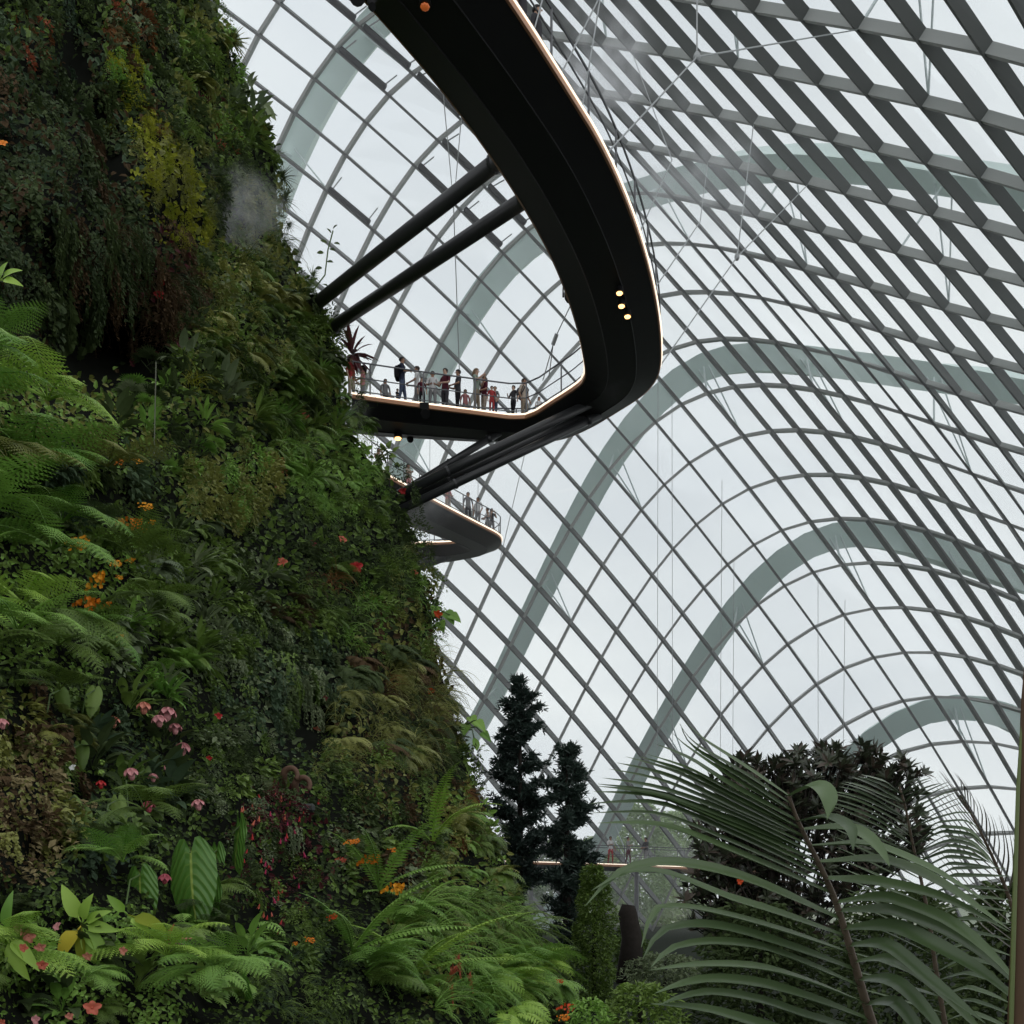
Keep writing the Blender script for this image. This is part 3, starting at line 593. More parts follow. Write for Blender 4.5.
def proto_rosette(seed, n=34, L=.5, W=.05, droop=.5, prof='taper', lo=-.9, hi=1.4):
    r = random.Random(seed); mb = MB()
    for i in range(n):
        a = r.uniform(-2.2, 2.2); e = r.uniform(lo, hi); d = np.array([math.sin(a)*math.cos(e), -math.cos(a)*math.cos(e), math.sin(e)])
        put(mb, blade(L, W, 4, droop*r.uniform(.3, 1.4), .1, .35, prof), d*.03, d, (0, 0, 1), r.uniform(-.2, .2), r.uniform(.7, 1.1))
    return mb
def proto_feather(seed, n=26, L=.75):
    """fine hanging foliage: long limp fronds of narrow pinnae"""
    r = random.Random(seed); mb = MB()
    for i in range(n):
        a = r.uniform(-1.3, 1.3); e = r.uniform(-.3, .9); d = np.array([math.sin(a)*math.cos(e), -math.cos(a)*math.cos(e), math.sin(e)])
        frond(mb, (r.uniform(-.2, .2), r.uniform(-.05, 0), r.uniform(-.2, .2)), d, L*r.uniform(.5, 1.), 10, .17, r.uniform(1.4, 2.3), .35, .07, False, roll=r.uniform(-.4, .4), seg=1)
    return mb
def proto_palmleaf(seed):
    r = random.Random(seed); mb = MB()
    for i in range(7):
        d = rdir(r, -.2, 1.); p = d*.3; tube(mb, [(0, 0, 0), p], .008, 3, 0, False)
        for k in range(9):
            a = -1.25+2.5*k/8; Fm = frame(d); dd = Fm@np.array([math.sin(a), math.cos(a), -.15])
            put(mb, blade(.24, .04, 3, .7, .1, .2, 'lance'), p, dd, Fm[:, 2], 0)
    return mb
PROTO = {}
def reg(kind, fn, seeds, *a, **k): PROTO[kind] = [fn(s, *a, **k).mesh('%s_leaves' % kind, [MDEF]) for s in seeds]
MDEF = leafmat('leaf_green', (.05, .09, .02))
reg('fern', proto_fern, (1, 2, 3), True)
reg('soft_fern', proto_fern, (4, 5), False, 11, 1.9, 14, .2)
reg('sword_fern', proto_sword, (6, 7, 8))
reg('shrub', proto_bush, (9, 10, 11, 12))
reg('fine_shrub', proto_bush, (13, 14, 15), 300, .028, .055, .36)
reg('broad_shrub', proto_bush, (16, 17), 70, .10, .17, .34, .75, 'ovate')
reg('creeper', proto_trail, (18, 19, 20))
reg('heart_creeper', proto_trail, (21, 22), 10, .8, .10, .11, .055)
reg('broad_leaf', proto_broad, (23, 24, 25))
reg('lance_leaf', proto_broad, (26, 27), 20, .40, .075, 'lance', 1.0, -.3, 1.3, .15)
reg('rosette', proto_rosette, (28, 29))
reg('wide_rosette', proto_rosette, (30, 31), 26, .48, .085, .7, 'lance')
reg('feather', proto_feather, (32, 33, 34))
reg('palmate', proto_palmleaf, (35, 36))

LM = {k: leafmat('leaf_'+k, c, c2, *q) for k, c, c2, *q in (
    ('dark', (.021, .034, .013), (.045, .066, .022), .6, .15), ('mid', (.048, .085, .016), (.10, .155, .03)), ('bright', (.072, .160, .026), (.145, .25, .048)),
    ('lime', (.10, .135, .012), (.19, .20, .02), .6, .15), ('olive', (.08, .095, .022), (.16, .17, .042)), ('grey', (.055, .08, .038), (.12, .15, .075)),
    ('brown', (.034, .023, .012), (.065, .043, .022), .7, .1), ('rust', (.08, .032, .014), (.15, .07, .026), .7, .1), ('maroon', (.04, .010, .012), (.09, .025, .028), .5, .2),
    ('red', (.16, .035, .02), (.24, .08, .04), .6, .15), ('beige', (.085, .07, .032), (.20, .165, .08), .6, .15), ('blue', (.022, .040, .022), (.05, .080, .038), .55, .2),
    ('yellow', (.36, .27, .02), (.45, .38, .04)), ('fresh', (.115, .21, .028), (.21, .32, .052)))}
TRACK = {}
PLANTS = []
VOIDS = [(112, 352, 62, 44, .1), (316, 728, 18, 24, 0), (78, 75, 12, 52, -.25), (104, 150, 13, 50, -.5), (350, 588, 16, 12, 0), (40, 497, 90, 16, 0)]
def in_void(x, y, k=1.): return any(inell(x, y, e) < k for e in VOIDS)
def plant(kind, px, py, size_px, color, name, label, cat, group, tilt=0., yaw=None, lift=.0, r=rnd, sc=(1, 1, 1)):
    me = PROTO[kind][r.randrange(len(PROTO[kind]))]
    p = wall_p(px, py); n_ = wall_n(px, py); Y = p[1]
    s = size_px*Y/F
    o = bpy.data.objects.new(name, me); COL.objects.link(o)
    yw = math.atan2(n_[1], n_[0])+math.pi/2+(r.uniform(-.6, .6) if yaw is None else yaw)
    up_ = r.uniform(-.12, .12)
    o.location = p+n_*lift*s; o.rotation_euler = (tilt+up_, r.uniform(-.2, .2), yw)
    q = r.uniform(.85, 1.15); o.scale = (s*sc[0]*q, s*sc[1]*q, s*sc[2]*q*r.uniform(.9, 1.1))
    o.material_slots[0].link = 'OBJECT'; o.material_slots[0].material = LM[color]
    o['label'] = label; o['category'] = cat
    if group: o['group'] = group
    PLANTS.append(o); return o
def inell(x, y, e):
    cx, cy, rx, ry, rot = e; c, s = math.cos(rot), math.sin(rot); dx, dy = x-cx, y-cy
    return ((dx*c+dy*s)/rx)**2+((-dx*s+dy*c)/ry)**2
def scatter(e, n, kinds, colors, size, name, label, cat, group, edge=4, margin=6, tilt=0., min_d=.55, sc=(1, 1, 1), lift=0.):
    """plants of one sort spread over an elliptical patch of the wall"""
    pts = []; tries = 0
    rr = random.Random(hash_(label))
    while len(pts) < n and tries < n*40:
        tries += 1
        x = e[0]+rr.uniform(-1, 1)*max(e[2], e[3]); y = e[1]+rr.uniform(-1, 1)*max(e[2], e[3])
        if inell(x, y, e) > 1 or x > sil(y)-margin or x < -70 or y < -60 or y > 1090: continue
        s = rr.uniform(*size)
        if in_void(x, y) and rr.random() < .85: continue
        if any((x-a)**2+(y-b)**2 < (min_d*.5*(s+c))**2 for a, b, c in pts): 
            if tries < n*30: continue
        pts.append((x, y, s))
    for x, y, s in pts:
        plant(rr.choice(kinds), x, y, s, rr.choice(colors), name, label, cat, group, tilt, r=rr, sc=sc, lift=lift)
def hash_(s):
    h = 7
    for ch in s: h = (h*31+ord(ch)) % 1000003
    return h

# ------------------------------------------------------------------ living wall: low carpet first
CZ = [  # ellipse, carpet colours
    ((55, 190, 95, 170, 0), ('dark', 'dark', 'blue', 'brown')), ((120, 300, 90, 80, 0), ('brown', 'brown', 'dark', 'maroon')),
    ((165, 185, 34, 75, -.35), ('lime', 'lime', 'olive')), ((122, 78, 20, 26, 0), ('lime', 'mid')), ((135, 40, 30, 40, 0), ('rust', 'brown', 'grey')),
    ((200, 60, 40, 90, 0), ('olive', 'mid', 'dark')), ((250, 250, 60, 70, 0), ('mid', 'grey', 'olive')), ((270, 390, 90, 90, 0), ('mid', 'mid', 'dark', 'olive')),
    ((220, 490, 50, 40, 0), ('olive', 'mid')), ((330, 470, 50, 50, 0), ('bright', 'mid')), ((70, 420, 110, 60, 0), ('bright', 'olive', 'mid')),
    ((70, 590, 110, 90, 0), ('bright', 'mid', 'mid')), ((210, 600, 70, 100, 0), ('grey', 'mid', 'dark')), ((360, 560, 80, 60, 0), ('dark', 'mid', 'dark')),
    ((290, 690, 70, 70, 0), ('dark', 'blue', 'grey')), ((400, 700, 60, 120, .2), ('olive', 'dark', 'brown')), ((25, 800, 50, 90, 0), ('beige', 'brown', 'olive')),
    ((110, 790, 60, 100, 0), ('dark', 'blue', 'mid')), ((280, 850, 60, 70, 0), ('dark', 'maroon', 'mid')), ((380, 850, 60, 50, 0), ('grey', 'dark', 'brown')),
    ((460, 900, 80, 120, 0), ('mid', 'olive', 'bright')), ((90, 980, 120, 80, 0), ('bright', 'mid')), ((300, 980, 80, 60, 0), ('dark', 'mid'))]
buck = {}
for t in range(108000):
    px = rnd.uniform(-340, 600); py = rnd.uniform(-60, 1070)
    if px > sil(py)-4: continue
    if in_void(px, py, .9) and rnd.random() < .93: continue
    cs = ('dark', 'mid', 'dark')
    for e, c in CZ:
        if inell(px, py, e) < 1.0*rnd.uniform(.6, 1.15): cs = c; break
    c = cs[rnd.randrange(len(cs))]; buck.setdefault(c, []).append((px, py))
NAMES = {'dark': 'dark green', 'mid': 'mid green', 'bright': 'bright green', 'lime': 'yellow green', 'olive': 'olive green', 'grey': 'grey green', 'brown': 'brown withered',
         'rust': 'rusty brown', 'maroon': 'deep maroon', 'beige': 'pale beige', 'blue': 'bluish dark green'}
for c, pts in sorted(buck.items()):
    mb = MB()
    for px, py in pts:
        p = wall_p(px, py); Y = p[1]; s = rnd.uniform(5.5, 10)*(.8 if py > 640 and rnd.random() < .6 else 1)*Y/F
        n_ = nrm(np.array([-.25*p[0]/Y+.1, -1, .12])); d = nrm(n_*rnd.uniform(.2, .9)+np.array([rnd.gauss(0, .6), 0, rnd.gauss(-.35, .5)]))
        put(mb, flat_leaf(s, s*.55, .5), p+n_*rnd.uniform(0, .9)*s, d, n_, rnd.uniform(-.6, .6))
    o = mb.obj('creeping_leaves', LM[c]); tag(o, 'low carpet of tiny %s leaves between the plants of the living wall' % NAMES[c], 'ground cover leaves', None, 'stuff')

W_ = 'of the living wall'
# general clothing of the wall, patch by patch
#        ellipse                     n   kinds                        colours                 px size   name
S = scatter
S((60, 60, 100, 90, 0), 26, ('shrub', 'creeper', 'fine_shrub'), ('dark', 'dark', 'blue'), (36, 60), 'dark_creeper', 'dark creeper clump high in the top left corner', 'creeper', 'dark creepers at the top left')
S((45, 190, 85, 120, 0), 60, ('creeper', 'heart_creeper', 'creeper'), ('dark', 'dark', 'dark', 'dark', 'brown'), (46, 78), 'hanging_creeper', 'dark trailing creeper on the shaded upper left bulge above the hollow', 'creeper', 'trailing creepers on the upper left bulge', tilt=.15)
S((140, 285, 62, 62, 0), 44, ('creeper', 'feather'), ('brown', 'brown', 'dark'), (40, 70), 'withered_creeper', 'withered brown creeper hanging over the dark hollow', 'creeper', 'brown creepers over the hollow', tilt=.1)
S((165, 60, 55, 70, 0), 34, ('shrub', 'broad_shrub', 'heart_creeper'), ('mid', 'dark', 'grey', 'dark'), (28, 48), 'leafy_shrub', 'green leafy shrub near the top of the wall, left of the yellow-green patch', 'shrub', 'shrubs near the top of the wall')
S((215, 45, 36, 100, -.2), 44, ('fine_shrub', 'shrub', 'soft_fern'), ('olive', 'mid', 'mid', 'bright'), (26, 46), 'leafy_shrub', 'olive shrub along the topmost skyline of the wall', 'shrub', 'shrubs along the topmost skyline', margin=4)
S((168, 190, 27, 64, -.38), 30, ('fine_shrub', 'fine_shrub', 'shrub'), ('lime', 'lime', 'olive'), (22, 38), 'golden_shrub', 'yellow-green shrub in the glowing streak high on the wall', 'shrub', 'yellow-green shrubs in the streak', lift=.25)
S((124, 78, 18, 24, 0), 9, ('fine_shrub', 'shrub'), ('lime', 'bright'), (22, 36), 'golden_shrub', 'yellow-green shrub in the small patch above the bright streak', 'shrub', 'yellow-green shrubs in the small patch', lift=.25)
S((128, 128, 22, 26, 0), 8, ('broad_shrub', 'heart_creeper'), ('lime', 'olive'), (24, 38), 'broad_leaf_shrub', 'broad yellowish leaves at the head of the bright streak', 'shrub', 'yellowish leaves at the head of the streak')
S((152, 118, 12, 26, -.4), 5, ('feather', 'shrub'), ('rust', 'rust'), (22, 34), 'rusty_shrub', 'rust orange dry shrub at the head of the bright streak', 'shrub', 'rusty shrubs at the streak')
S((128, 38, 24, 32, .3), 9, ('broad_shrub',), ('rust', 'beige', 'brown'), (24, 38), 'copper_leaf_shrub', 'copper brown leaves near the top of the wall', 'shrub', 'copper leaves near the top')
S((120, 10, 8, 16, 0), 4, ('broad_shrub',), ('red',), (22, 30), 'red_leaf_shrub', 'vivid red-orange leaves at the very top edge', 'shrub', 'red leaves at the top edge')
S((28, 38, 24, 22, .8), 9, ('broad_shrub',), ('red', 'rust'), (14, 24), 'red_leaf_shrub', 'reddish leaf cluster in the dark top left corner', 'shrub', 'reddish clusters in the top left corner')
S((208, 100, 12, 12, 0), 4, ('wide_rosette',), ('maroon',), (16, 22), 'bromeliad', 'maroon bromeliad beside the upper skyline, upper group', 'bromeliad', 'upper maroon bromeliads')
S((225, 145, 13, 18, 0), 7, ('wide_rosette',), ('maroon', 'red', 'maroon'), (14, 22), 'bromeliad', 'maroon bromeliad above the drifting mist', 'bromeliad', 'maroon bromeliads above the mist')
S((205, 140, 40, 50, 0), 26, ('shrub', 'fine_shrub', 'feather'), ('olive', 'mid', 'mid', 'dark'), (28, 46), 'leafy_shrub', 'green shrub between the bright streak and the right skyline', 'shrub', 'shrubs right of the streak')
S((255, 120, 26, 40, -.2), 16, ('lance_leaf', 'broad_leaf', 'shrub'), ('mid', 'grey', 'dark'), (24, 40), 'lance_leaf_plant', 'long-leaved plant on the skyline below the topmost shrubs', 'plant', 'long-leaved plants on the skyline', margin=3)
S((245, 225, 45, 50, 0), 46, ('fine_shrub', 'feather', 'shrub'), ('mid', 'olive', 'grey', 'dark'), (28, 48), 'fine_leaf_shrub', 'fine-leaved shrub around the drifting mist patch', 'shrub', 'fine-leaved shrubs around the mist', margin=4)
S((215, 310, 50, 56, 0), 34, ('fine_shrub', 'shrub', 'heart_creeper'), ('dark', 'mid', 'olive'), (28, 48), 'leafy_shrub', 'green shrub right of the dark hollow', 'shrub', 'shrubs right of the hollow')
S((270, 330, 70, 60, .3), 60, ('feather', 'soft_fern', 'fine_shrub', 'fern'), ('mid', 'mid', 'dark', 'olive'), (36, 64), 'feathery_fern', 'feathery green fern below the upper struts', 'fern', 'feathery ferns below the struts', margin=5)
S((300, 420, 60, 62, .3), 60, ('soft_fern', 'feather', 'lance_leaf', 'fern'), ('mid', 'mid', 'bright', 'dark'), (34, 58), 'soft_fern', 'soft green fern left of the visitors on the walkway', 'fern', 'soft ferns left of the visitors', margin=4)
S((335, 478, 52, 44, .4), 44, ('feather', 'soft_fern', 'fine_shrub'), ('bright', 'bright', 'mid'), (26, 44), 'bright_fern', 'bright green fine fern beside the smaller walkway loop', 'fern', 'bright fine ferns by the smaller loop', margin=4)
S((170, 425, 60, 60, 0), 30, ('lance_leaf', 'broad_leaf', 'shrub', 'palmate'), ('mid', 'grey', 'dark', 'bright'), (34, 60), 'leafy_plant', 'mixed leafy plant below the dark hollow', 'plant', 'leafy plants below the hollow')
S((222, 488, 46, 34, 0), 26, ('fine_shrub', 'shrub'), ('olive', 'bright', 'olive'), (34, 54), 'olive_shrub', 'olive green rounded shrub midway up the wall', 'shrub', 'olive shrubs midway up', lift=.2)
S((205, 590, 66, 70, 0), 44, ('shrub', 'lance_leaf', 'soft_fern', 'broad_shrub'), ('grey', 'mid', 'dark', 'mid'), (34, 62), 'leafy_shrub', 'grey-green shrub right of the orange flowers', 'shrub', 'grey-green shrubs right of the orange flowers')
S((360, 545, 66, 44, .3), 40, ('shrub', 'fine_shrub'), ('dark', 'dark', 'mid'), (28, 50), 'dark_shrub', 'dark shrub on the skyline under the smaller walkway loop', 'shrub', 'dark shrubs under the smaller loop', margin=3)
S((300, 590, 50, 40, 0), 20, ('feather', 'fern', 'shrub'), ('mid', 'brown', 'mid', 'dark'), (36, 62), 'drooping_fern', 'drooping fern in the middle of the wall', 'fern', 'drooping ferns mid wall')
S((390, 610, 56, 56, .4), 50, ('feather', 'shrub', 'fine_shrub'), ('mid', 'olive', 'dark', 'bright'), (30, 54), 'skyline_shrub', 'green shrub on the right skyline level with the big climber leaf', 'shrub', 'shrubs level with the climber leaf', margin=3)
S((270, 665, 66, 58, 0), 52, ('shrub', 'heart_creeper', 'creeper'), ('blue', 'dark', 'grey', 'mid'), (34, 58), 'ivy_shrub', 'dark small-leaved ivy shrub left of the little black hollow', 'shrub', 'ivy shrubs left of the black hollow')
S((390, 710, 56, 60, .3), 60, ('feather', 'feather', 'soft_fern'), ('olive', 'brown', 'dark', 'olive'), (44, 74), 'weeping_fern', 'weeping olive-brown fern on the right flank above the orange flowers', 'fern', 'weeping ferns on the right flank', margin=3, tilt=.1)
S((450, 810, 20, 40, -.2), 10, ('creeper', 'feather'), ('rust', 'brown', 'rust'), (28, 44), 'rusty_creeper', 'rust-brown dry creeper near the conifers', 'creeper', 'rusty creepers near the conifers', margin=10)
S((440, 770, 40, 60, -.3), 30, ('feather', 'fine_shrub', 'shrub'), ('olive', 'mid', 'dark'), (30, 50), 'flank_shrub', 'olive shrub on the right flank beside the taller conifer', 'shrub', 'shrubs beside the taller conifer', margin=3)
S((230, 770, 50, 44, 0), 30, ('shrub', 'broad_shrub', 'fine_shrub'), ('mid', 'grey', 'dark'), (34, 58), 'leafy_shrub', 'small-leaved green shrub between the pink flowers and the curled fronds', 'shrub', 'shrubs between the pink flowers and curled fronds')
S((350, 775, 40, 36, 0), 22, ('fine_shrub', 'shrub', 'feather'), ('dark', 'mid', 'olive'), (32, 54), 'leafy_shrub', 'small shrub right of the curled fronds', 'shrub', 'shrubs right of the curled fronds')
S((280, 850, 48, 60, 0), 44, ('fine_shrub', 'shrub', 'creeper'), ('mid', 'dark', 'grey', 'maroon'), (30, 54), 'fuchsia_bush', 'fuchsia bush foliage right of the big veined leaves', 'shrub', 'fuchsia bushes')
S((385, 855, 54, 46, 0), 34, ('broad_shrub', 'shrub'), ('grey', 'dark', 'brown', 'mid'), (34, 60), 'rhododendron', 'dull green shrub carrying the lower orange flowers', 'shrub', 'shrubs carrying the lower orange flowers')
S((300, 970, 60, 60, 0), 34, ('shrub', 'fine_shrub', 'feather'), ('mid', 'dark', 'blue'), (36, 62), 'low_shrub', 'small dark shrub at the foot of the wall, bottom centre', 'shrub', 'low shrubs at the bottom centre')
S((470, 880, 40, 80, -.35), 60, ('feather', 'fern', 'fine_shrub', 'soft_fern'), ('mid', 'olive', 'bright', 'mid'), (34, 60), 'flank_fern', 'light green fern on the lower right flank in front of the conifers', 'fern', 'ferns on the lower right flank', margin=3)
S((440, 960, 90, 60, 0), 40, ('sword_fern', 'sword_fern', 'fern'), ('bright', 'mid', 'bright'), (80, 130), 'sword_fern', 'bright sword fern at the foot of the wall near the coral flowers', 'fern', 'sword ferns near the coral flowers', margin=10)
S((510, 1000, 44, 50, 0), 24, ('fern', 'soft_fern'), ('fresh', 'bright'), (60, 100), 'fresh_fern', 'fresh light green fern at the lower right edge of the wall', 'fern', 'fresh ferns at the lower right edge', margin=3)
S((60, 495, 90, 36, 0), 18, ('fern', 'shrub'), ('dark', 'blue', 'mid'), (50, 80), 'shade_fern', 'dark shaded fern under the large upper-left fern bank', 'fern', 'shaded ferns under the fern bank')
S((150, 660, 50, 40, .4), 18, ('broad_shrub', 'lance_leaf', 'fern'), ('mid', 'bright', 'grey'), (44, 70), 'leafy_plant', 'leafy green plant just above the pink hanging flowers', 'plant', 'plants above the pink flowers')
S((110, 780, 60, 70, 0), 26, ('broad_leaf', 'heart_creeper', 'fern'), ('blue', 'dark', 'mid', 'dark'), (54, 90), 'shade_plant', 'dark broad-leaved plant in the shade below the pink flowers', 'plant', 'shade plants below the pink flowers')
S((10, 812, 76, 72, .3), 44, ('heart_creeper', 'broad_shrub'), ('beige', 'beige', 'brown', 'olive'), (36, 60), 'mottled_begonia', 'mottled beige-leaved begonia at the left edge', 'plant', 'mottled begonias at the left edge', lift=.1)
S((40, 720, 60, 40, 0), 16, ('heart_creeper', 'fern', 'broad_shrub'), ('olive', 'mid', 'brown'), (46, 74), 'leafy_plant', 'leafy plant at the left edge above the mottled begonias', 'plant', 'plants above the mottled begonias')
S((60, 960, 90, 60, 0), 16, ('broad_leaf', 'shrub', 'fern'), ('mid', 'bright', 'dark'), (60, 100), 'corner_plant', 'green plant among the ferns in the bottom left corner', 'plant', 'green plants in the bottom left corner')
S((210, 950, 50, 60, 0), 16, ('fern', 'broad_leaf', 'soft_fern'), ('mid', 'dark', 'bright'), (60, 96), 'corner_fern', 'fern below the big veined leaves', 'fern', 'ferns below the big veined leaves')

# ---- large ferns near the eye: every frond a part of its own
def big_fern(px, py, size, color, label, n=8, seed=1, spread=1.45, up0=.25, droop=1.25, turn=0., group=None, bi=True, lift=.35):
    r = random.Random(seed*31+5); p = wall_p(px, py)+wall_n(px, py)*lift; s = size*p[1]/F
    root = empty('fern', p); m = LM[color]
    for i in range(n):
        a = turn-spread+2*spread*(i+.5)/n+r.uniform(-.12, .12); e = r.uniform(up0-.3, up0+.3)
        d = np.array([math.sin(a)*math.cos(e), -math.cos(a)*math.cos(e)*.8, math.sin(e)])
        mb = MB(); frond(mb, (0, 0, 0), d, s*r.uniform(.8, 1.1), 15, r.uniform(.24, .3), droop*r.uniform(.8, 1.2), .3, .13, bi, roll=r.uniform(-.35, .35), base=.16)
        mb.obj('frond', m, root)
    tag(root, label, 'fern', group); return root
BF = [(58, 548, 92, 'bright', 'fern directly above the largest yellow-orange truss', 8, 1.4, .1), (-15, 600, 105, 'fresh', 'pale fern at the left edge between the two bright ferns', 8, 1.2, .1), (70, 655, 85, 'bright', 'fern low in the bright bank, under the lowest orange truss', 8, 1.4, .05), (25, 660, 80, 'mid', 'fern low in the bright bank near the left edge', 8, 1.3, .1),
      (-30, 398, 140, 'bright', 'bright fern sweeping right from the left edge, just over the lower fern bank', 9, 1.2, .05), (28, 418, 115, 'fresh', 'palest fern in the upper-left bank, fronds arching toward the bare stalk', 8, 1.3, .05),
      (-35, 440, 150, 'bright', 'large pale fern at the left edge, upper one of the fern bank', 9, 1.2, .2), (10, 452, 135, 'bright', 'large arching fern in the middle of the upper-left fern bank', 9, 1.4, .3),
      (-25, 352, 84, 'bright', 'fern sprouting at the left edge just under the dark hollow', 7, 1.3, .5), (82, 458, 90, 'olive', 'fern at the right end of the upper-left fern bank', 8, 1.4, .3),
      (-20, 445, 120, 'olive', 'lowest fern of the upper-left bank, brownish at the left edge', 8, 1.3, .1),
      (-20, 555, 125, 'bright', 'bright fern at the left edge left of the yellow-orange flowers', 9, 1.4, .35), (30, 570, 105, 'bright', 'bright fern just left of the yellow-orange flowers', 8, 1.4, .3),
      (-20, 640, 110, 'bright', 'bright fern at the left edge below the yellow-orange flowers', 8, 1.4, .25), (50, 632, 95, 'mid', 'fern hanging under the yellow-orange flowers', 8, 1.4, .0),
      (110, 560, 80, 'mid', 'fern behind the right end of the yellow-orange flowers', 8, 1.4, .4), (135, 615, 75, 'mid', 'fern drooping right of the yellow-orange flowers', 8, 1.4, .0),
      (20, 690, 75, 'mid', 'small fern at the left edge above the mottled begonias', 7, 1.4, .2), (108, 830, 80, 'mid', 'fern left of the big veined leaves', 7, 1.3, .2),
      (55, 985, 110, 'fresh', 'fresh green fern in the bottom left corner under the pink begonias', 9, 1.4, .45), (122, 985, 95, 'fresh', 'fresh green fern at the bottom, right of the pink begonias', 9, 1.4, .45),
      (172, 1005, 84, 'bright', 'fern at the bottom below the pale pink bud', 8, 1.4, .2), (80, 885, 60, 'bright', 'small fern behind the yellow leaf', 7, 1.4, .5), (-10, 1000, 90, 'fresh', 'fern in the extreme bottom left corner', 7, 1.2, .3),
      (205, 1020, 100, 'bright', 'fern rising from the bottom edge left of the hanging long leaf', 7, 1.2, .5)]
for i, (x, y, s, c, lab, n, sp, up0) in enumerate(BF): big_fern(x, y, s, c, lab, n, i+1, sp, up0)
def big_sword(px, py, size, color, label, angs, seed):
    r = random.Random(seed); p = wall_p(px, py)+wall_n(px, py)*.15; s = size*p[1]/F; root = empty('sword_fern', p)
    for a, e, l_, dr in angs:
        d = np.array([math.sin(a)*math.cos(e), -math.cos(a)*math.cos(e)*.7, math.sin(e)]); mb = MB()
        frond(mb, (0, 0, 0), d, s*l_, 30, .10, dr, .2, .17, False, roll=r.uniform(-.3, .3), seg=2, base=.06); mb.obj('frond', LM[color], root)
    tag(root, label, 'fern')
big_sword(375, 900, 120, 'bright', 'sword fern arching below the lower orange flowers', [(-.5, .8, .8, 1.0), (0, .6, 1, 0.94), (.6, .7, 1.1, 0.88), (1.2, .4, .9, 0.83), (-1., -.2, .8, 0.66), (.9, -.2, .8, 0.72)], 1)
big_sword(350, 965, 130, 'bright', 'sword fern spreading at the bottom left of the coral flowers', [(-.3, .7, .8, 0.9), (0, .4, 1, 0.83), (.7, .6, 1.2, 0.77), (1.2, .3, 1.1, 0.72), (1.3, .8, 1., 0.66)], 2)
big_sword(410, 985, 120, 'fresh', 'sword fern at the bottom right under the coral flowers', [(-1.1, .6, .9, 0.83), (-.4, .5, 1., 0.77), (.5, .5, 1., 0.88), (1.1, .6, 1.2, 0.77), (1.35, .2, 1., 0.61)], 3)
big_sword(428, 850, 95, 'fresh', 'tall pale sword fern frond pair hanging right of the orange flowers', [(.2, .9, 1.3, 1.26), (.5, .5, 1.2, 1.10), (-.3, .2, 1.1, 0.88)], 4)

# ---- big veined leaves
def vein_leaf_mat():
    m, n, l, b = _nodes('veined_leaf')
    tc = n.new('ShaderNodeUVMap'); sp = n.new('ShaderNodeSeparateXYZ'); l.new(tc.outputs[0], sp.inputs[0])
    a = n.new('ShaderNodeMath'); a.operation = 'ABSOLUTE'; l.new(sp.outputs[0], a.inputs[0])
    q = n.new('ShaderNodeMath'); q.operation = 'MULTIPLY_ADD'; q.inputs[1].default_value = -.32; l.new(a.outputs[0], q.inputs[0]); l.new(sp.outputs[1], q.inputs[2])
    s = n.new('ShaderNodeMath'); s.operation = 'MULTIPLY'; s.inputs[1].default_value = 58; l.new(q.outputs[0], s.inputs[0])
    si = n.new('ShaderNodeMath'); si.operation = 'SINE'; l.new(s.outputs[0], si.inputs[0])
    r = n.new('ShaderNodeMapRange'); r.inputs['From Min'].default_value = .82; r.inputs['From Max'].default_value = 1.; l.new(si.outputs[0], r.inputs['Value'])
    mid = n.new('ShaderNodeMapRange'); mid.inputs['From Min'].default_value = .07; mid.inputs['From Max'].default_value = .03; l.new(a.outputs[0], mid.inputs['Value'])
    mx = n.new('ShaderNodeMath'); mx.operation = 'MAXIMUM'; l.new(mid.outputs[0], mx.inputs[0])
    rr = n.new('ShaderNodeMath'); rr.operation = 'MULTIPLY'; rr.inputs[1].default_value = .22; l.new(r.outputs[0], rr.inputs[0]); l.new(rr.outputs[0], mx.inputs[1])
    c = n.new('ShaderNodeMix'); c.data_type = 'RGBA'; c.inputs['A'].default_value = (.075, .19, .025, 1); c.inputs['B'].default_value = (.28, .38, .07, 1)
    l.new(mx.outputs[0], c.inputs['Factor']); l.new(c.outputs['Result'], b.inputs['Base Color'])
    bp = n.new('ShaderNodeBump'); bp.inputs['Strength'].default_value = .3; bp.inputs['Distance'].default_value = .012; l.new(si.outputs[0], bp.inputs['Height']); l.new(bp.outputs[0], b.inputs['Normal'])
    b.inputs['Roughness'].default_value = .38; return m
M_vein = vein_leaf_mat(); M_stem = mat('green_stem', (.07, .12, .03), .5)
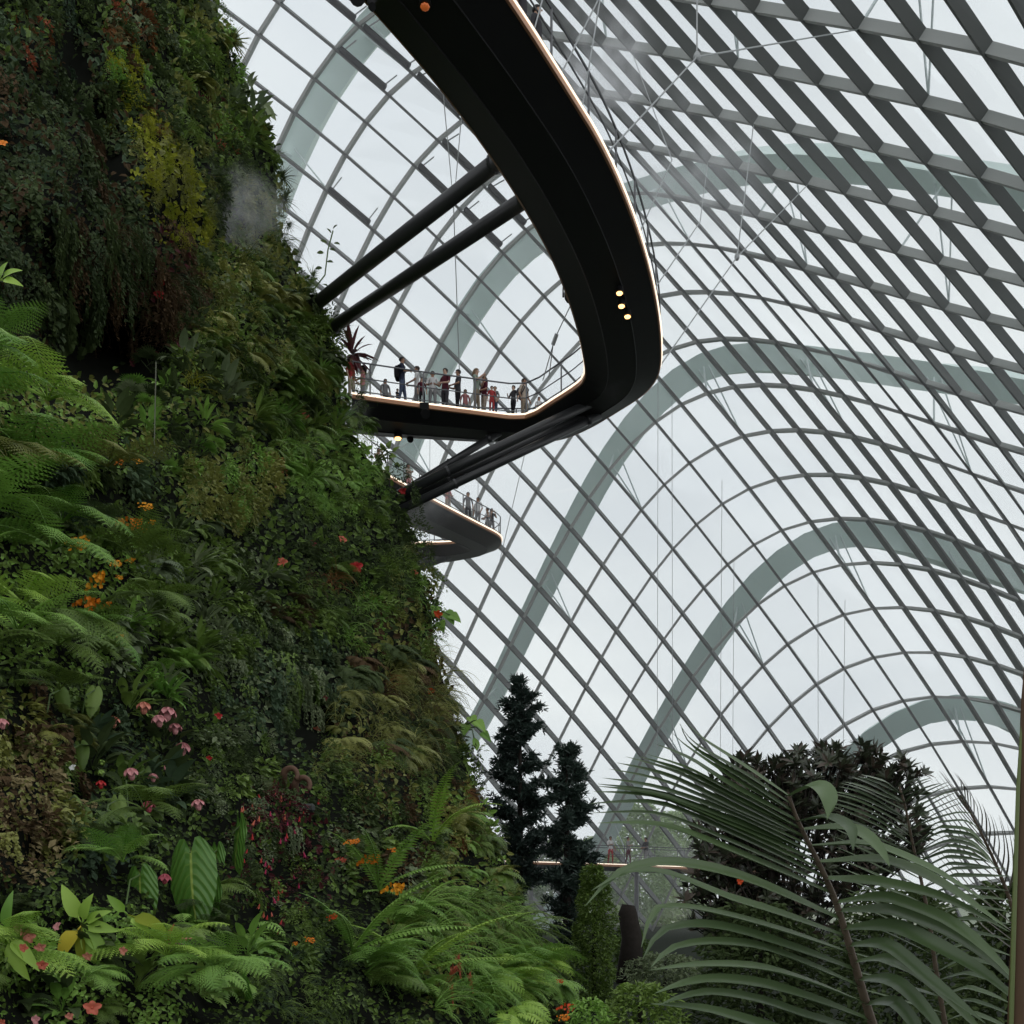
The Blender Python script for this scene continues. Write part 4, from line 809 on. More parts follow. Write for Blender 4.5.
def veined_leaf(px0, py0, px1, py1, wpx, label, yaw=0., lift=1.15, fold=.25, seg=14, heart=True):
    """heart-shaped leaf hanging from (px0,py0) to its tip (px1,py1)"""
    Y = depth(px0, py0)-lift; a = at(px0, py0, Y); b = at(px1, py1, Y-.08); L = np.linalg.norm(b-a); W = wpx*Y/F
    d = (b-a)/L; X = nrm(np.cross(d, [0, -1., 0])); X = X*math.cos(yaw)+np.array([0, 1, 0])*math.sin(yaw)
    Nn = nrm(np.cross(X, d)); Nn = Nn if Nn[1] < 0 else -Nn
    V = []; UV = []; cols = 4
    for i in range(seg+1):
        t = i/seg; tt = t
        w_ = W/2*(math.sin(math.pi*min(.30+.70*t, 1))**.9*(1.05-.15*t)) if heart else W/2*max(math.sin(math.pi*min(.05+.95*t, 1)), .02)**.8
        for c in range(-cols, cols+1):
            u = c/cols; yy = t*L-(math.sin(math.pi*abs(u)**.75)*(1-t)**3*L*.17 if heart else 0)
            V.append(a+d*yy+X*u*w_-Nn*(fold*abs(u)*w_*.8)+Nn*(math.sin(t*2.6)*L*.10+.012*L*math.cos(t*34)*abs(u))); UV.append((u, t))
    n_ = 2*cols+1; Fs = [(i*n_+c, i*n_+c+1, (i+1)*n_+c+1, (i+1)*n_+c) for i in range(seg) for c in range(2*cols)]
    if heart: pass
    root = empty('anthurium_leaf', a); mb = MB(); mb.add(np.array(V)-a, Fs); o = mb.obj('leaf_blade', M_vein, root, True)
    uvl = o.data.uv_layers.new(name='UVMap')
    for lp in o.data.loops: uvl.data[lp.index].uv = UV[lp.vertex_index]
    mb = MB(); q = wall_p(px0-14, py0+30)-a; tube(mb, [(0, 0, 0), q*.4+[0, -.1, .05], q], .008, 5); mb.obj('stalk', M_stem, root)
    tag(root, label, 'leaf'); return root
veined_leaf(191, 852, 203, 944, 50, 'biggest heart-shaped leaf with pale midrib, left of the fuchsias', .15)
veined_leaf(240, 826, 246, 912, 28, 'narrow hanging veined leaf beside the fuchsias, right of the biggest one', .9)
veined_leaf(214, 886, 219, 978, 27, 'lower hanging veined leaf overlapping the biggest one', .75, .7)
veined_leaf(217, 850, 219, 905, 22, 'dark veined leaf tucked behind the biggest heart-shaped leaf', .5, .4)
veined_leaf(241, 962, 262, 1034, 22, 'long hanging veined leaf at the bottom edge', .8, .6, heart=False)
veined_leaf(140, 875, 150, 942, 36, 'dull heart-shaped leaf left of the biggest veined leaf', .2, .25)
for i, (x, y, x1, y1, w_) in enumerate(((72, 800, 78, 830, 16), (84, 812, 84, 845, 18), (118, 800, 124, 840, 16), (80, 745, 82, 776, 18), (115, 840, 110, 876, 18), (155, 800, 158, 842, 16), (145, 770, 142, 796, 14), (95, 690, 90, 720, 16), (60, 690, 70, 718, 14))):
    o = veined_leaf(x, y, x1, y1, w_, 'plain dark green hanging leaf in the shade below the pink flowers', rnd.uniform(-.5, .5), .3, heart=True); o['group'] = 'plain hanging leaves in the shade'
    o.children[0].material_slots[0].link = 'OBJECT'; o.children[0].material_slots[0].material = LM['mid']
def simple_leaf_plant(px, py, leaves, name, label, mat_, lift=.6):
    Y = depth(px, py)-lift; p = at(px, py, Y); root = empty(name, p)
    for dx, dy, L, W, m in leaves:
        mb = MB(); s = Y/F; d = nrm([dx, -.35, -dy])
        tube(mb, [(0, 0, 0), d*L*s*.25], .006, 4)
        put(mb, blade(L*s, W*s, 6, .7, .1, .3, 'ovate'), d*L*s*.2, d, nrm([0, -1, .5]), rnd.uniform(-.3, .3)); mb.obj('leaf', LM[m], root, True)
    tag(root, label, 'plant')
simple_leaf_plant(82, 925, [(-.6, .9, 36, 20, 'yellow'), (-.35, -1, 38, 16, 'fresh'), (.3, -.8, 30, 13, 'fresh'), (.8, .8, 40, 15, 'fresh'), (.4, .9, 44, 12, 'fresh'), (1, .1, 34, 13, 'fresh'), (.9, -.5, 30, 11, 'fresh'), (.1, .9, 40, 12, 'lime')], 'broad_leaf_plant', 'yellow-green broad-leaved plant with one golden leaf, bottom left', None)
simple_leaf_plant(128, 915, [(1, .25, 40, 15, 'lime'), (.9, .55, 26, 11, 'fresh'), (-.5, -.6, 24, 10, 'fresh')], 'broad_leaf_plant', 'small plant with a yellowing leaf, right of the golden leaf', None)
simple_leaf_plant(6, 935, [(.5, .8, 46, 16, 'fresh'), (-.2, .9, 40, 14, 'fresh'), (.9, .7, 44, 14, 'fresh'), (.2, -.8, 40, 12, 'bright')], 'broad_leaf_plant', 'bright green long-leaved plant at the left edge by the pink begonias', None)
simple_leaf_plant(0, 280, [(.9, -.35, 22, 9, 'fresh'), (.8, .25, 24, 8, 'fresh'), (.4, -.8, 16, 7, 'fresh')], 'broad_leaf_plant', 'pale leaf pair poking in at the left edge beside the dark hollow', None, 3.0)
# climber leaves breaking the skyline
def skyline_leaves(px, py, leaves, name, label, color, Yo=0., cat='climber', stem=True):
    Y = depth(min(px, sil(py)-10), py)-.3+Yo; p = at(px, py, Y); root = empty(name, p); s = Y/F; mbst = MB()
    for x, y, L, W, dx, dy in leaves:
        q = np.array([(x-px)*s, rnd.uniform(-.2, .2), -(y-py)*s]); d = nrm([dx, -.3, -dy]); mb = MB()
        put(mb, blade(L*s, W*s, 5, .6, .1, .25, 'heart' if W > .6*L else 'lance'), q, d, nrm([0, -1, .4]), rnd.uniform(-.4, .4)); mb.obj('leaf', LM[color], root)
        if stem: tube(mbst, [(-.3, .2, -.1), q*.5+[0, 0, .05], q], .02, 4)
    if mbst.n: mbst.obj('stem', M_stem, root)
    tag(root, label, cat)
skyline_leaves(436, 612, [(444, 610, 18, 16, .5, .6), (450, 614, 14, 13, .8, .5), (440, 622, 13, 12, .3, .9), (436, 606, 12, 11, -.2, .8)], 'climber', 'broad climber leaf standing out against the glass', 'bright')
skyline_leaves(470, 725, [(470, 716, 14, 12, .4, .6), (476, 722, 16, 13, .6, .6), (482, 732, 14, 10, .7, .7), (466, 724, 13, 12, -.2, .9), (474, 738, 14, 8, .3, .9)], 'climber', 'broad climber leaves reaching out by the outer rib foot', 'bright')
skyline_leaves(325, 275, [(322, 268, 7, 4, -.8, .2), (327, 262, 7, 4, .8, .1), (324, 254, 7, 4, -.8, .1), (330, 250, 7, 4, .7, .3), (327, 243, 7, 4, -.7, -.2), (333, 240, 7, 4, .8, .2), (331, 233, 6, 3, -.5, -.6), (334, 232, 6, 3, .6, -.5), (318, 280, 8, 4, -.6, .4), (322, 284, 8, 4, .8, .3)], 'sapling_sprig', 'thin sprig with small paired leaves above the upper strut', 'dark', cat='sprig')
mb = MB(); Y = depth(315, 275)-.3; tube(mb, [at(312, 292, Y)-at(325, 275, Y), (0, 0, 0), at(328, 250, Y)-at(325, 275, Y), at(333, 231, Y)-at(325, 275, Y)], .025, 5)
bpy.data.objects['sapling_sprig'].children[-1].data = mb.mesh('stem', [M_stem])
skyline_leaves(268, 112, [(266, 108, 22, 7, .5, .8), (262, 104, 18, 6, .1, 1), (258, 112, 20, 6, .7, -.6), (250, 120, 22, 7, .8, .5), (262, 118, 14, 5, -.2, .9)], 'climber', 'grey hanging leaves on the upper skyline', 'grey')
skyline_leaves(384, 455, [(384, 450, 8, 6, -.4, -.8), (388, 448, 8, 6, .5, -.8), (380, 460, 8, 6, -.8, .2), (390, 456, 8, 6, .8, .2), (394, 452, 8, 6, .6, -.5), (386, 464, 8, 6, .2, .8), (378, 466, 8, 6, -.5, .6), (395, 462, 7, 5, .8, .5)], 'climber', 'leafy sprig standing beside the smaller walkway edge', 'mid', -.5)
def spiky(px, py, size, color, label, kind='rosette', Yo=-.2, yaw=.5):
    o = plant(kind, min(px, sil(py)-9), py, size, color, 'spiky_rosette', label, 'dracaena', None, yaw=yaw); Y = o.location[1]
    o.location = at(px, py, Y+Yo); return o
spiky(352, 355, 60, 'maroon', 'dark purple spiky rosette on the skyline under the strut ends', 'wide_rosette')
spiky(282, 178, 36, 'dark', 'upper dark spiky rosette on the skyline beside the outer rib')
spiky(284, 200, 34, 'dark', 'lower dark spiky rosette on the skyline beside the outer rib')
spiky(272, 160, 34, 'mid', 'green spiky rosette on the skyline above the dark ones')
spiky(232, 42, 34, 'olive', 'pale spiky rosette on the topmost skyline')
spiky(312, 276, 24, 'grey', 'grey spiky rosette at the root of the thin sprig')
spiky(288, 226, 18, 'dark', 'small drooping dark rosette under the lower spiky one')
plant('palmate', 225, 398, 46, 'grey', 'umbrella_plant', 'pale umbrella plant with finger-like leaves mid wall', 'plant', None)
plant('feather', 320, 590, 46, 'rust', 'dry_fern', 'reddish-brown dry fern in the middle of the wall', 'fern', None, lift=.3)
plant('feather', 380, 688, 34, 'rust', 'dry_fern', 'orange-brown dry fern on the right side below the climber leaf', 'fern', None, lift=.3)
plant('creeper', 267, 465, 34, 'rust', 'dry_creeper', 'rust-red dry tuft right of the olive shrubs', 'creeper', None, lift=.2)
plant('feather', 188, 390, 40, 'lime', 'dry_fern', 'yellowed hanging fern below the red berries', 'fern', None, lift=.2)

# ---- flowers
def petal_mat(name, c): return mat(name, c, .5, 0, .3, .2, 40)
FM = {'orange': petal_mat('orange_petal', (.75, .22, .012)), 'amber': petal_mat('amber_petal', (.85, .36, .02)), 'pink': petal_mat('pink_petal', (.55, .24, .24)), 'rose': petal_mat('rose_petal', (.36, .07, .09)),
      'salmon': petal_mat('salmon_petal', (.58, .22, .15)), 'red': petal_mat('red_petal', (.40, .02, .02)), 'magenta': petal_mat('magenta_petal', (.34, .014, .07)), 'coral': petal_mat('coral_petal', (.50, .12, .07)),
      'vermilion': petal_mat('vermilion_petal', (.6, .07, .012)), 'white': petal_mat('white_petal', (.7, .72, .68)), 'green': petal_mat('green_pod', (.2, .32, .06))}
def flower_mesh(seed, kind):
    r = random.Random(seed); mb = MB()
    if kind == 'cluster':       # truss of many five-petalled blooms
        for i in range(26):
            c = np.array([r.uniform(-.45, .45), -r.uniform(0, .25), r.uniform(-.2, .2)]); f = nrm([r.uniform(-.5, .5), -1, r.uniform(-.2, .6)])
            for k in range(5):
                a = 2*math.pi*k/5+r.random(); Fm = frame(f); d = Fm@np.array([math.cos(a), .35, math.sin(a)])
                put(mb, blade(.085, .08, 3, .5, .2, .1, 'round'), c, d, f, 0)
    elif kind == 'bell':        # hanging bud with petals folded down under a cap of bracts
        for k in range(7):
            a = 2*math.pi*k/7; put(mb, blade(.85, .5, 5, .5, .35, .3, 'round'), (0, 0, .4), (math.cos(a), math.sin(a), -1.3), (0, 0, 1), 0)
        ball(mb, (0, 0, -.2), (.27, .27, .4))
    elif kind == 'drop':        # narrow tubular drop with flared tip
        tube(mb, [(0, 0, .5), (0, 0, .1), (0, 0, -.15), (0, 0, -.3)], [.05, .13, .18, .22], 7)
        for k in range(5):
            a = 2*math.pi*k/5; put(mb, blade(.45, .2, 2, .5, 0, .1, 'lance'), (0, 0, -.2), (math.cos(a), math.sin(a), -.5), (0, 0, 1), 0)
    elif kind == 'disc':        # begonia bloom of four round petals
        for k, s_ in ((0, 1), (1, .75), (2, .95), (3, .7), (4, .85)):
            a = math.pi*2/5*k+.3; put(mb, blade(.5*s_+.1, .40, 6, .9, .5, .25, 'round'), (0, 0, 0), (math.cos(a), -.2, math.sin(a)), (0, -1, 0), 0)
        ball(mb, (0, -.06, 0), .08)
    elif kind == 'spike':       # upright bract spike
        for i in range(14):
            a = i*2.4; h = -.5+i/13; put(mb, blade(.42, .22, 3, -.6, .3, .3, 'ovate'), (0, 0, h), (math.cos(a), math.sin(a), .5), (0, 0, 1), 0)
        tube(mb, [(0, 0, -.8), (0, 0, .5)], .06, 5)
    return mb.mesh('%s_petals' % kind, [FM['orange']])
FL = {k: [flower_mesh(s+3*i, k) for i in range(2)] for s, k in enumerate(('cluster', 'bell', 'drop', 'disc', 'spike'))}
def flower(kind, px, py, size, color, name, label, group=None, lift=.35, rot=None, Y=None, cat='flower'):
    o = bpy.data.objects.new(name, FL[kind][rnd.randrange(2)]); COL.objects.link(o)
    Y = (depth(px, py) if px < sil(py)-9 else depth(sil(py)-10, py))-lift if Y is None else Y
    o.location = at(px, py, Y); s = size*Y/F; o.scale = (s, s, s)
    o.rotation_euler = rot or (rnd.uniform(-.4, .4), rnd.uniform(-.4, .4), rnd.uniform(-.6, .6))
    o.material_slots[0].link = 'OBJECT'; o.material_slots[0].material = FM[color]
    tag(o, label, cat, group); return o
for x, y, s, c, lab in ((80, 545, 27, 'amber', 'yellow-orange flower truss topmost left, in front of the ferns'), (97, 583, 30, 'amber', 'largest yellow-orange flower truss among the bright ferns'), (90, 604, 33, 'orange', 'lowest yellow-orange flower truss among the bright ferns'),
        (108, 606, 13, 'orange', 'small orange bloom right of the lowest truss'), (115, 564, 14, 'amber', 'small yellow bloom right of the topmost truss'), (131, 561, 11, 'amber', 'tiny yellow bloom farther right of the topmost truss'), (120, 578, 9, 'amber', 'tiny yellow bloom right of the largest truss'),
        (146, 508, 17, 'amber', 'upper yellow-orange truss of the higher group at mid left'), (130, 523, 26, 'orange', 'wide yellow-orange truss of the higher group at mid left'), (152, 522, 12, 'amber', 'right-hand small truss of the higher group at mid left'), (119, 521, 11, 'amber', 'left-hand small truss of the higher group at mid left'), (144, 530, 12, 'orange', 'lowest small truss of the higher group at mid left'),
        (121, 463, 13, 'orange', 'left one of two orange blooms on the upper fern bank'), (137, 462, 12, 'amber', 'right one of two orange blooms on the upper fern bank'),
        (370, 859, 27, 'orange', 'larger orange flower truss on the lower right shrubs'), (395, 888, 28, 'amber', 'lowest bright orange truss on the lower right shrubs'), (356, 842, 11, 'orange', 'small orange bloom above the larger truss'), (349, 842, 12, 'orange', 'small orange bloom left above the larger truss'), (342, 859, 13, 'coral', 'dull orange bloom left of the larger truss'),
        (392, 850, 10, 'orange', 'small orange bloom right of the larger truss'), (333, 917, 12, 'vermilion', 'red-orange bloom low in the centre'), (310, 940, 11, 'orange', 'orange bloom at the bottom centre'), (296, 944, 8, 'orange', 'tiny orange bloom beside the one at the bottom centre'), (120, 636, 8, 'amber', 'tiny amber bloom below the bright ferns'),
        (567, 1008, 20, 'vermilion', 'vivid orange-red flower cluster at the bottom beside the conifer trunk'), (560, 981, 8, 'vermilion', 'tiny orange-red bloom above the vivid cluster'), (564, 1018, 14, 'orange', 'orange bloom just under the vivid cluster')):
    flower('cluster', x, y, s, c, 'flower_truss', lab, lift=1.1 if x > 330 and y > 830 else .75)
# pink hanging medinilla-like flowers
for x, y, s, c, lab in ((144, 707, 13, 'salmon', 'pink hanging flower, uppermost left of the group'), (113, 721, 12, 'salmon', 'salmon hanging bud alone on the left of the pink group'), (159, 720, 13, 'pink', 'left one of the pink pair high in the hanging group'), (168, 713, 15, 'pink', 'right one of the pink pair high in the hanging group'), (175, 728, 12, 'pink', 'pink hanging flower below the high pair'),
        (183, 748, 14, 'pink', 'pink hanging flower right of the double bloom'), (174, 766, 18, 'pink', 'largest pink double bloom hanging lowest right'), (131, 773, 13, 'pink', 'pink hanging flower at the left, above the long tendril'), (153, 777, 9, 'pink', 'small pink bud between the left flower and the double bloom'), (148, 806, 12, 'rose', 'deep rose hanging flower under the small bud'), (198, 804, 12, 'pink', 'pink hanging flower at far right of the group'),
        (165, 878, 11, 'rose', 'dark rose flower left of the biggest veined leaf'), (2, 723, 11, 'pink', 'pale pink flower cut by the left edge'), (101, 784, 9, 'red', 'round red fruit left of the long tendril')):
    flower('bell', x, y, s, c, 'hanging_flower', lab, lift=.75, rot=(rnd.uniform(-.2, .2), rnd.uniform(-.2, .2), rnd.uniform(0, 3)))
for x, y in ((102, 762), (101, 772)): flower('bell', x, y, 6, 'green', 'green_pod', 'small green pod above the round red fruit', 'green pods above the red fruit', .75, cat='seed pod')
mb = MB(); tube(mb, [at(126, 780, depth(126, 780)-.6), at(128, 806, depth(128, 800)-.6), at(134, 846, depth(134, 840)-.5)], .006, 4); tag(mb.obj('tendril', M_stem), 'long thin tendril dangling below the left pink flower', 'tendril')
flower('disc', 73, 768, 8, 'white', 'white_petal', 'single white blossom beside the pale begonia leaves', lift=.7)
fx = random.Random(5)
for i in range(22):
    x = 276+fx.gauss(0, 20); y = 858+fx.gauss(0, 18); flower('drop', x, y, fx.uniform(4.5, 7), fx.choice(['magenta', 'magenta', 'red']), 'fuchsia_flower', 'small drooping magenta fuchsia flower right of the veined leaves', 'drooping fuchsia flowers', .4, rot=(fx.uniform(-.3, .3), fx.uniform(-.3, .3), 0))
for i in range(14):
    x = 274+fx.gauss(0, 18); y = 806+fx.gauss(0, 11); flower('drop', x, y, fx.uniform(4.5, 7), fx.choice(['red', 'coral']), 'red_flower', 'small red flower under the curled fronds', 'red flowers under the curled fronds', .4)
for i in range(10):
    x = 250+fx.uniform(0, 45); y = 890+fx.uniform(0, 45); flower('drop', x, y, fx.uniform(4, 6), fx.choice(['red', 'coral']), 'red_flower', 'small red flower low right of the veined leaves', 'low red flowers by the veined leaves', .4)
for x, y, s, c, lab in ((20, 928, 13, 'pink', 'left pink begonia bloom of the bottom left bunch'), (29, 935, 17, 'salmon', 'biggest pink begonia bloom of the bottom left bunch'), (24, 948, 10, 'coral', 'coral begonia bloom under the biggest one'), (40, 947, 11, 'salmon', 'begonia bloom right of the biggest one'), (58, 927, 11, 'pink', 'pink begonia bloom touching the golden leaf'), (42, 965, 11, 'coral', 'begonia bloom lowest of the bottom left bunch'),
        (124, 951, 10, 'salmon', 'pink begonia bloom below the yellow-green plant'), (88, 956, 10, 'salmon', 'small begonia bloom under the golden leaf'), (92, 1008, 17, 'coral', 'coral begonia cluster at the bottom edge'), (37, 1020, 12, 'pink', 'pink begonia bloom at the bottom left edge'), (3, 1022, 8, 'coral', 'begonia bloom in the extreme corner'), (70, 1016, 9, 'salmon', 'thin salmon bloom at the bottom edge')):
    flower('disc', x, y, s, c, 'begonia_flower', lab, lift=.75)
for x, y, s, c, lab in ((450, 978, 20, 'coral', 'left coral flower spike among the sword ferns'), (459, 966, 16, 'coral', 'topmost coral flower spike among the sword ferns'), (471, 983, 15, 'coral', 'right coral flower spike among the sword ferns'), (452, 995, 14, 'coral', 'lowest coral flower spike among the sword ferns')):
    flower('spike', x, y, s, c, 'flower_spike', lab, lift=.6, rot=(.1, rnd.uniform(-.4, .5), 0))
for x, y, s, c, lab in ((312, 545, 11, 'rose', 'small rose flower in the centre of the wall'), (342, 540, 9, 'coral', 'small coral flower right of the rose one'), (356, 567, 13, 'red', 'red flower in the right centre of the wall'), (278, 489, 7, 'rose', 'tiny rose flower above the centre'), (403, 491, 8, 'red', 'red flower where the bracing tubes meet the wall'), (414, 573, 8, 'coral', 'coral flower near the right skyline'), (438, 614, 9, 'vermilion', 'orange flower behind the climber leaf'),
        (431, 692, 10, 'vermilion', 'red-orange flower below the climber leaf'), (326, 698, 6, 'rose', 'tiny rose flower above the black hollow'), (317, 730, 8, 'coral', 'orange flower at the rim of the black hollow'), (218, 716, 8, 'red', 'red flower right of the pink group'), (209, 758, 6, 'red', 'tiny red flower lower right of the pink group'), (163, 283, 8, 'red', 'upper red berry cluster right of the brown creepers'), (159, 295, 10, 'red', 'lower red berry cluster right of the brown creepers'),
        (3, 144, 9, 'orange', 'orange flower at the left edge of the dark bulge'), (282, 563, 12, 'coral', 'faded orange flower left of the small rose flower'), (305, 416, 8, 'coral', 'small coral flower left of the visitors')):
    flower('disc', x, y, s, c, 'wall_flower', lab, lift=.4)
# pale pink heliconia-like bud
p = at(166, 944, depth(166, 944)-.7); r = empty('heliconia_bud', p); s = p[1]/F
for dx, dy, m in ((28, 3, 'pink'), (30, -6, 'salmon'), (10, -20, 'coral'), (16, -4, 'pink')):
    mb = MB(); tube(mb, [(0, 0, 0), (dx*s*.5, -.03, -dy*s*.5+.01), (dx*s, -.04, -dy*s)], [.012, .018, .002], 6); mb.obj('bract', FM[m], r)
tag(r, 'pale pink pointed bud below the biggest veined leaf', 'flower')
# curled fiddleheads
M_fid = mat('brown_scaly_stem', (.13, .075, .05), .7, 0, .2, .3, 60)
for cx, cy, R0, lab in ((291, 776, 12, 'left brown curled fern frond at the rim of the black hollow'), (303, 786, 13, 'right brown curled fern frond at the rim of the black hollow')):
    Y = depth(cx, cy)-.8; s = Y/F; mb = MB(); pts = []
    for i in range(16):
        a = math.pi*.95-i/15*math.pi*1.15; pts.append(at(cx, cy, Y)+np.array([math.cos(a)*R0*s*.62, -.1*i/15, math.sin(a)*R0*s*.62]))
    pts = [pts[0]+[-.05, .3, -.25]]+pts; tube(mb, pts, [.02]+[.052-.0014*i for i in range(16)], 8); tag(mb.obj('fiddlehead', M_fid, smooth=True), lab, 'fern frond')
# thin pale stake and grey bracket in the wall
mb = MB(); tube(mb, [at(154, 458, depth(154, 450)-.8), at(156, 362, depth(156, 400)-1.5)], .011, 5); tag(mb.obj('bare_stalk', mat('pale_stalk', (.09, .10, .06), .7)), 'bare upright pale stalk below the dark hollow', 'stalk')
mb = MB(); box(mb, at(304, 808, depth(304, 808)-.5), (.3, .08, .12)); o = mb.obj('planter_bracket', mat('grey_bracket', (.03, .036, .032), .6)); bv = o.modifiers.new('b', 'BEVEL'); bv.width = .03; tag(o, 'small grey bracket under the curled fronds', 'bracket')

# clumps that overlap the walkway end and the strut feet
for i, (x, y, sz, c, k) in enumerate(((338, 396, 40, 'mid', 'feather'), (344, 412, 34, 'dark', 'shrub'), (349, 432, 34, 'mid', 'soft_fern'), (354, 452, 30, 'bright', 'fine_shrub'), (372, 470, 30, 'dark', 'shrub'), (386, 490, 34, 'dark', 'shrub'), (396, 506, 34, 'dark', 'shrub'), (404, 524, 30, 'dark', 'fine_shrub'), (300, 318, 34, 'dark', 'shrub'), (318, 338, 36, 'dark', 'feather'), (410, 546, 30, 'dark', 'shrub'), (416, 566, 30, 'dark', 'shrub'))):
    plant(k, x, y, sz, c, 'skyline_shrub', 'green clump on the skyline overlapping a strut foot or walkway end', 'shrub', 'clumps at the strut feet and walkway ends', lift=.6)

# ------------------------------------------------------------------ trees on the floor
M_bark = mat('dark_bark', (.03, .026, .022), .9, 0, .1, .4, 8)
def conifer(px, top, Y, base_px, halfw, label, seed, prof):
    r = random.Random(seed); b = at(px, HY, Y); base = np.array([b[0], Y, 0.]); ztop = at(px, top, Y)[2]; s = Y/F
    root = empty('conifer', base); mb = MB(); tube(mb, [(0, 0, 0), (0, 0, ztop*.5), (0, 0, ztop*.97)], [.13, .09, .02], 8); mb.obj('trunk', M_bark, root)
    fol = MB(); br = MB(); NB = int((HY+60-top)/2.6)
    for i in range(NB):
        t = (i+.5)/NB; y = top+t*(base_px-top); z = at(px, y, Y)[2]
        if z < .5: continue
        L = halfw*s*interp(t, [q[0] for q in prof], [q[1] for q in prof])*r.uniform(.45, 1.15)*(1+.35*math.sin(t*41+seed)); a = r.uniform(0, 6.283); d = np.array([math.cos(a), math.sin(a), 0])
        tip = np.array([0, 0, z-ztop*0])+d*L+[0, 0, -.02+.2*L]; tube(br, [(0, 0, z-.25*L), tip*.6+np.array([0, 0, z-.2*L])*.4, tip], .012, 3, 0, False)
        for k in range(int(9+L*34)):
            u = r.uniform(.25, 1.05); c = np.array([0, 0, z-.15*L])*(1-u)+tip*u+np.array([r.gauss(0, .07), r.gauss(0, .07), r.gauss(0, .06)])
            for q in range(7):
                dd = nrm(d*.5+np.array([r.gauss(0, .8), r.gauss(0, .8), r.gauss(.5, .6)])); put(fol, flat_leaf(r.uniform(.13, .24), .05, .3), c, dd, (0, 0, 1), r.uniform(-1, 1))
    br.obj('branch', M_bark, root).__setitem__('kind', 'stuff'); fol.obj('foliage', LMC, root)
    tag(root, label, 'conifer'); return root
LMC = leafmat('conifer_needles', (.018, .030, .024), (.034, .052, .040), trans=.1)
conifer(520, 678, 30, 905, 34, 'taller dark conifer, left of the pair in front of the glass', 3, [(0, .12), (.08, .35), (.25, .6), (.45, .85), (.6, 1.), (.8, .75), (1, .7)])
conifer(567, 746, 26, 985, 31, 'shorter dark conifer, right of the pair', 8, [(0, .22), (.06, .4), (.2, .75), (.35, 1.0), (.6, .95), (.8, .7), (1, .45)])
def blob_shrub(px, py0, py1, Y, rx, label, leafm, seed, name='shrub', n=1500, ls=.11, cat='shrub', to_ground=True):
    """loose leafy mass whose top reaches py0, standing on the floor"""
    r = random.Random(seed); s = Y/F; x = at(px, HY, Y)[0]; z1 = at(px, py0, Y)[2]; z0 = 0 if to_ground else max(0, at(px, py1, Y)[2])
    root = empty(name, (x, Y, z0)); fol = MB(); hgt = z1-z0
    for i in range(int(n*2.2)):
        a = r.uniform(0, 6.283); t = r.random(); w_ = rx*s*(math.sin(math.pi*(.22+.72*t))**.6)*(1+.2*math.sin(a*3+t*9+seed)+.12*math.sin(t*31+a))
        q = w_*(1-r.random()**2*.7); c = np.array([math.cos(a)*q, math.sin(a)*q, t*hgt])
        d = nrm([math.cos(a)*.7+r.gauss(0, .5), math.sin(a)*.7+r.gauss(0, .5), r.gauss(.1, .5)]); put(fol, flat_leaf(ls*r.uniform(.7, 1.3), ls*.5, .4), c, d, (0, 0, 1), r.uniform(-.7, .7))
    mb = MB(); tube(mb, [(0, 0, 0), (0, 0, hgt*.8)], [.08, .03], 6); mb.obj('stem', M_bark, root); fol.obj('foliage', leafm, root); tag(root, label, cat); return root
blob_shrub(594, 866, 1010, 24, 20, 'column of ivy-clad green foliage right of the shorter conifer', LM['mid'], 2, 'ivy_column', 4200, .09, 'shrub')
blob_shrub(630, 925, 1010, 34, 17, 'dense dark bush under the low footbridge', LM['mid'], 3, 'round_bush', 1500, .12)
mb = MB(); q = at(629, HY, 32); tube(mb, [(q[0], 32, 0), (q[0]+.1, 32, 1.4), (q[0]-.05, 32, 2.2), (q[0]-.02, 32, 2.45)], [.44, .33, .30, .2], 10); tag(mb.obj('tree_stump', M_bark, smooth=True), 'dark upright trunk below the low footbridge', 'trunk')
blob_shrub(500, 900, 1010, 27, 40, 'dark bush at the foot of the taller conifer', LM['dark'], 4, 'round_bush', 1600, .12)
blob_shrub(548, 945, 1010, 22, 26, 'dark low bush between the two conifer trunks', LM['dark'], 5, 'round_bush', 1300, .1)
blob_shrub(665, 955, 1020, 30, 40, 'pale green bush right of the dark trunk, behind palm leaflets', LM['grey'], 6, 'round_bush', 1200, .13)
blob_shrub(640, 985, 1020, 14, 46, 'light green low fern-like bush at the bottom, between wall and palm', LM['mid'], 7, 'low_bush', 1500, .09)
blob_shrub(590, 1000, 1030, 12, 30, 'fresh green tuft at the bottom right of the vivid orange-red cluster', LM['bright'], 8, 'low_bush', 900, .07)
blob_shrub(760, 905, 1020, 15, 66, 'dark green bush behind the lower leaflets of the main palm frond', LM['dark'], 9, 'round_bush', 2600, .12)
blob_shrub(900, 890, 1030, 14, 80, 'dark green bush behind the middle palm frond', LM['dark'], 10, 'round_bush', 2600, .12)
blob_shrub(1010, 885, 1030, 9, 50, 'very dark bush at the right edge behind the brown stem', LM['dark'], 11, 'round_bush', 1800, .10)
